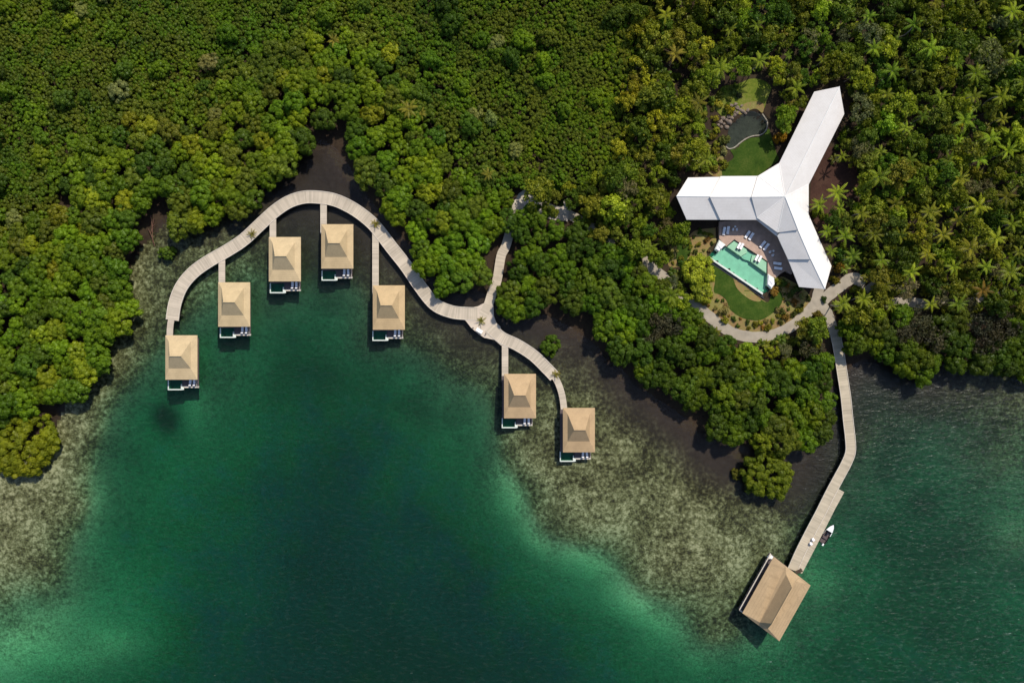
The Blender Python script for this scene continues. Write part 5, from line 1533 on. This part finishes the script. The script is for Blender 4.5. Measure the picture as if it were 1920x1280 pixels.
rp_ = darts(500, 1310, 1500, 585, 690, lambda x, y: 13, lambda X, Y: (dist_poly(PATHS[0], X, Y, False) > 12) & (dist_poly(PATHS[0], X, Y, False) < 34) & ~inside(garden_px, X, Y) & (Y > X*.1+480), 43)
for x, y, s in rp_:
    wh = "below the west bend of the garden path" if x < 1390 else "under the lowest part of the garden path" if x < 1450 else "below the east bend of the garden path"
    shrub(x, y, r.uniform(.75, 1.25), jitter(r, (.20, .21, .02), .2), f"bright yellow-green strap-leaved plant {wh}", f"strap-leaved plants {wh}", ROSE[r.integers(4)], "strap_leaved_plant")
rj = darts(1500, 1180, 1920, 0, 590, lambda x, y: 36, lambda X, Y: jungle_clear(X, Y, -2), 47)
for x, y, s in rj[:150]:
    ph = nearest(J_ANCH, x, y)
    shrub(x, y, r.uniform(1.0, 1.6), jitter(r, (.16, .165, .02), .2), f"yellow-green strap-leaved plant {ph}", f"strap-leaved plants {ph}", ROSE[r.integers(4)], "strap_leaved_plant")

# undergrowth between the trees: nobody could count it
ug = darts(9000, 1000, 2060, -140, 690, lambda x, y: 13, lambda X, Y: jungle_clear(X, Y, -3) & ((X-1565)**2*.6+(Y-350)**2 > 24**2), 51)
for x, y, s in ug:
    put_stuff("undergrowth", x, y, 1, r.integers(9), r.uniform(.7, 1.5), jitter(r, J_T[r.choice(4, p=[.35, .35, .2, .1])][1], .2), r, .2)

# the same forest carries on over the land outside the photograph
for gy_ in range(-1900, 900, 58):
    for gx_ in range(-1900, 3900, 58):
        x = gx_+r.uniform(-24, 24); y = gy_+r.uniform(-24, 24)
        if -125 < x < 2045 and -125 < y < 900: continue
        wx_, wy_ = P(x, y, 4)
        if terrain_z(wx_, wy_) < .15: continue
        put_stuff("broadleaf", x, y, 5, r.integers(8), r.uniform(1.3, 2.0), jitter(r, J_T[r.choice(3, p=[.4, .4, .2])][1], .15), r, 2.6)
# potted plants on the boardwalk
def potted(px, py, label, sc=1.0):
    x, y = P(px, py, Z_BW+.8)
    o = empty("potted_palm", (x, y, Z_BW), 0, sc)
    mb = MB(); mb.lathe(0, 0, [(.22, .0), (.30, .1), (.34, .45), (.36, .5), (.31, .5), (.29, .44)], 12); mb.build("pot", M['clay'], o, True)
    c = bpy.data.objects.new("foliage", PALM[r.integers(6)]); COL.objects.link(c); c.parent = o; c.location = (0, 0, .5); c.scale = (.48,)*3; c["tint"] = (.24, .20, .03)
    t = MB(); t.tube([(0, 0, .4), (0, 0, .52)], [.08, .07], 6); t.build("stem", M['bark'], o)
    tag(o, label, "potted plant", "potted palms on the boardwalk")
potted(472, 438, "yellowish potted palm on the boardwalk between second and third villas", 1.0)
potted(704, 419, "potted palm where the longest spur deck leaves the boardwalk", 1.15)
potted(902, 601, "potted palm in the middle of the junction platform", 1.1)
potted(1043, 701, "potted palm where the boardwalk narrows towards the last villa", 1.1)

# rocks by the pond and landing
def rock(px, py, sc, label, group):
    x, y, z = PT(px, py)
    v0, f0 = ICO2
    rr_ = np.random.default_rng(int(px*7+py*13))
    dd = np.ones(len(v0))
    for _ in range(7):
        n = rr_.normal(size=3); n /= np.linalg.norm(n); h = rr_.uniform(.55, .85)
        dt = v0@n; dd = np.where(dt*dd > h, h/np.maximum(dt, 1e-3), dd)
    mb = MB(); mb.add(v0*dd[:, None]*np.array([1, rr_.uniform(.7, 1), .65])*sc, f0)
    o = mb.build("rock", M['stone']); o.location = (x, y, z+.15*sc); o.rotation_euler = (0, 0, rr_.uniform(0, 6.28))
    tag(o, label, "rock", group)
for k, (a, b) in enumerate([(345, 640), (375, 600), (400, 560), (440, 580), (470, 545), (500, 560), (530, 530), (470, 610), (440, 660), (560, 500), (590, 460), (620, 480), (650, 500), (610, 420), (560, 440), (520, 480), (680, 470), (540, 400), (490, 420), (380, 660), (410, 630)]):
    px, py = zoomP(a, b)
    wh = "along the pond's west bank" if a < 480 else "at the pond's north-west corner" if a < 570 else "at the head of the pond"
    rock(px, py, .55+.35*((k*37) % 10)/10, f"{'large' if (k*37) % 10 > 5 else 'small'} brown-grey rock {wh}", f"rocks {wh}")
# blue tarpaulin heaped under the yellow tree
x, y, z = PT(1274, 543)
mb = MB(); nn_ = 9
vv = []
for j in range(nn_):
    for i in range(nn_):
        u, w = i/(nn_-1)*2-1, j/(nn_-1)*2-1
        vv.append((u*1.9, w*1.1, .9*max(0, 1-.75*(u*u*u*u+w*w))+.1*math.sin(5*u+3*w)))
mb.add(vv, [(j*nn_+i, j*nn_+i+1, (j+1)*nn_+i+1, (j+1)*nn_+i) for j in range(nn_-1) for i in range(nn_-1)])
o = mb.build("tarpaulin", M['navy'], None, True); o.location = (x, y, z+.1); o.rotation_euler = (0, 0, R(-35))
sm = o.modifiers.new("thickness", 'SOLIDIFY'); sm.thickness = .03
tag(o, "dark blue tarpaulin heaped beside the path under the yellow tree", "tarpaulin")
# driftwood in the gap on the west shore
for k, (a, b, c, d) in enumerate(((284, 405, 288, 455), (290, 410, 283, 440), (280, 430, 292, 462))):
    x0, y0, z0 = PT(a, b); x1, y1, z1 = PT(c, d)
    mb = MB(); mb.tube([(x0, y0, .5), ((x0+x1)/2+.4, (y0+y1)/2, .9), (x1, y1, .3)], [.14, .12, .06], 6)
    mb.tube([((x0+x1)/2+.4, (y0+y1)/2, .85), ((x0+x1)/2+1.6, (y0+y1)/2+.9, 1.0)], [.08, .03], 5)
    o = mb.build("fallen_branch", plain(f"red_wood", (.13, .065, .045), .9, .2, 2) if k == 0 else bpy.data.materials["red_wood"], None, True)
    tag(o, ["long bare red-brown branch fallen in the west shore gap", "short bare branch beside the long one in the west shore gap", "forked bare branch at the water end of the west shore gap"][k], "branch", "bare branches in the west shore gap")

# ---------------------------------------------------------------- stuff: instanced masses
def gn_mass(name, rows, meshes, mat):
    src = bpy.data.collections.new(name+"_source")
    for i, m in enumerate(meshes):
        o = bpy.data.objects.new(f"{name}_source_{i:02d}", m); src.objects.link(o)
    rows = np.array(rows, float)
    me = bpy.data.meshes.new(name); me.vertices.add(len(rows)); me.vertices.foreach_set("co", rows[:, :3].astype(np.float32).ravel())
    def at(nm, typ, val, fld="value"):
        a = me.attributes.new(nm, typ, 'POINT'); a.data.foreach_set(fld, val)
    at("pick", 'INT', rows[:, 3].astype(np.int32)); at("size", 'FLOAT', rows[:, 4].astype(np.float32)); at("spin", 'FLOAT', rows[:, 5].astype(np.float32))
    at("tint", 'FLOAT_VECTOR', rows[:, 6:9].astype(np.float32).ravel(), "vector")
    me.update()
    o = bpy.data.objects.new(name, me); COL.objects.link(o)
    ng = bpy.data.node_groups.new(name, 'GeometryNodeTree')
    ng.interface.new_socket("Geometry", in_out='INPUT', socket_type='NodeSocketGeometry')
    ng.interface.new_socket("Geometry", in_out='OUTPUT', socket_type='NodeSocketGeometry')
    gi = ng.nodes.new("NodeGroupInput"); go = ng.nodes.new("NodeGroupOutput")
    ci = ng.nodes.new("GeometryNodeCollectionInfo"); ci.inputs[0].default_value = src; ci.inputs[1].default_value = True; ci.inputs[2].default_value = True
    ip_ = ng.nodes.new("GeometryNodeInstanceOnPoints"); ip_.inputs["Pick Instance"].default_value = True
    def na(nm, typ):
        n = ng.nodes.new("GeometryNodeInputNamedAttribute"); n.data_type = typ; n.inputs[0].default_value = nm; return n.outputs[0]
    cx = ng.nodes.new("ShaderNodeCombineXYZ"); ng.links.new(na("spin", 'FLOAT'), cx.inputs[2])
    L = ng.links.new
    L(gi.outputs[0], ip_.inputs["Points"]); L(ci.outputs[0], ip_.inputs["Instance"]); L(na("pick", 'INT'), ip_.inputs["Instance Index"])
    L(cx.outputs[0], ip_.inputs["Rotation"]); L(na("size", 'FLOAT'), ip_.inputs["Scale"]); L(ip_.outputs[0], go.inputs[0])
    md = o.modifiers.new("scatter", 'NODES'); md.node_group = ng
    tag(o, kind='stuff')
    return o
for kind, nm, ms, lab in (("mangrove", "inner_mangrove_forest", MANG, "unbroken mangrove canopy inland of the shore trees"), ("scrub", "low_mangrove_forest", SCRUB, "low dense olive mangrove forest filling the land behind the bay"),
                          ("broadleaf", "outer_jungle", BROAD, "jungle canopy at the edges of the wooded hill"), ("undergrowth", "undergrowth", SHRUB+ROSE, "mixed green undergrowth between the jungle trees")):
    if STUFF.get(kind):
        o = gn_mass(nm, STUFF[kind], ms, M['leaf']); tag(o, lab, "undergrowth" if kind == "undergrowth" else "forest")
print("PLANTS", plant_count, {k: len(v) for k, v in STUFF.items()}, len(sp), len(rp_), len(rj))
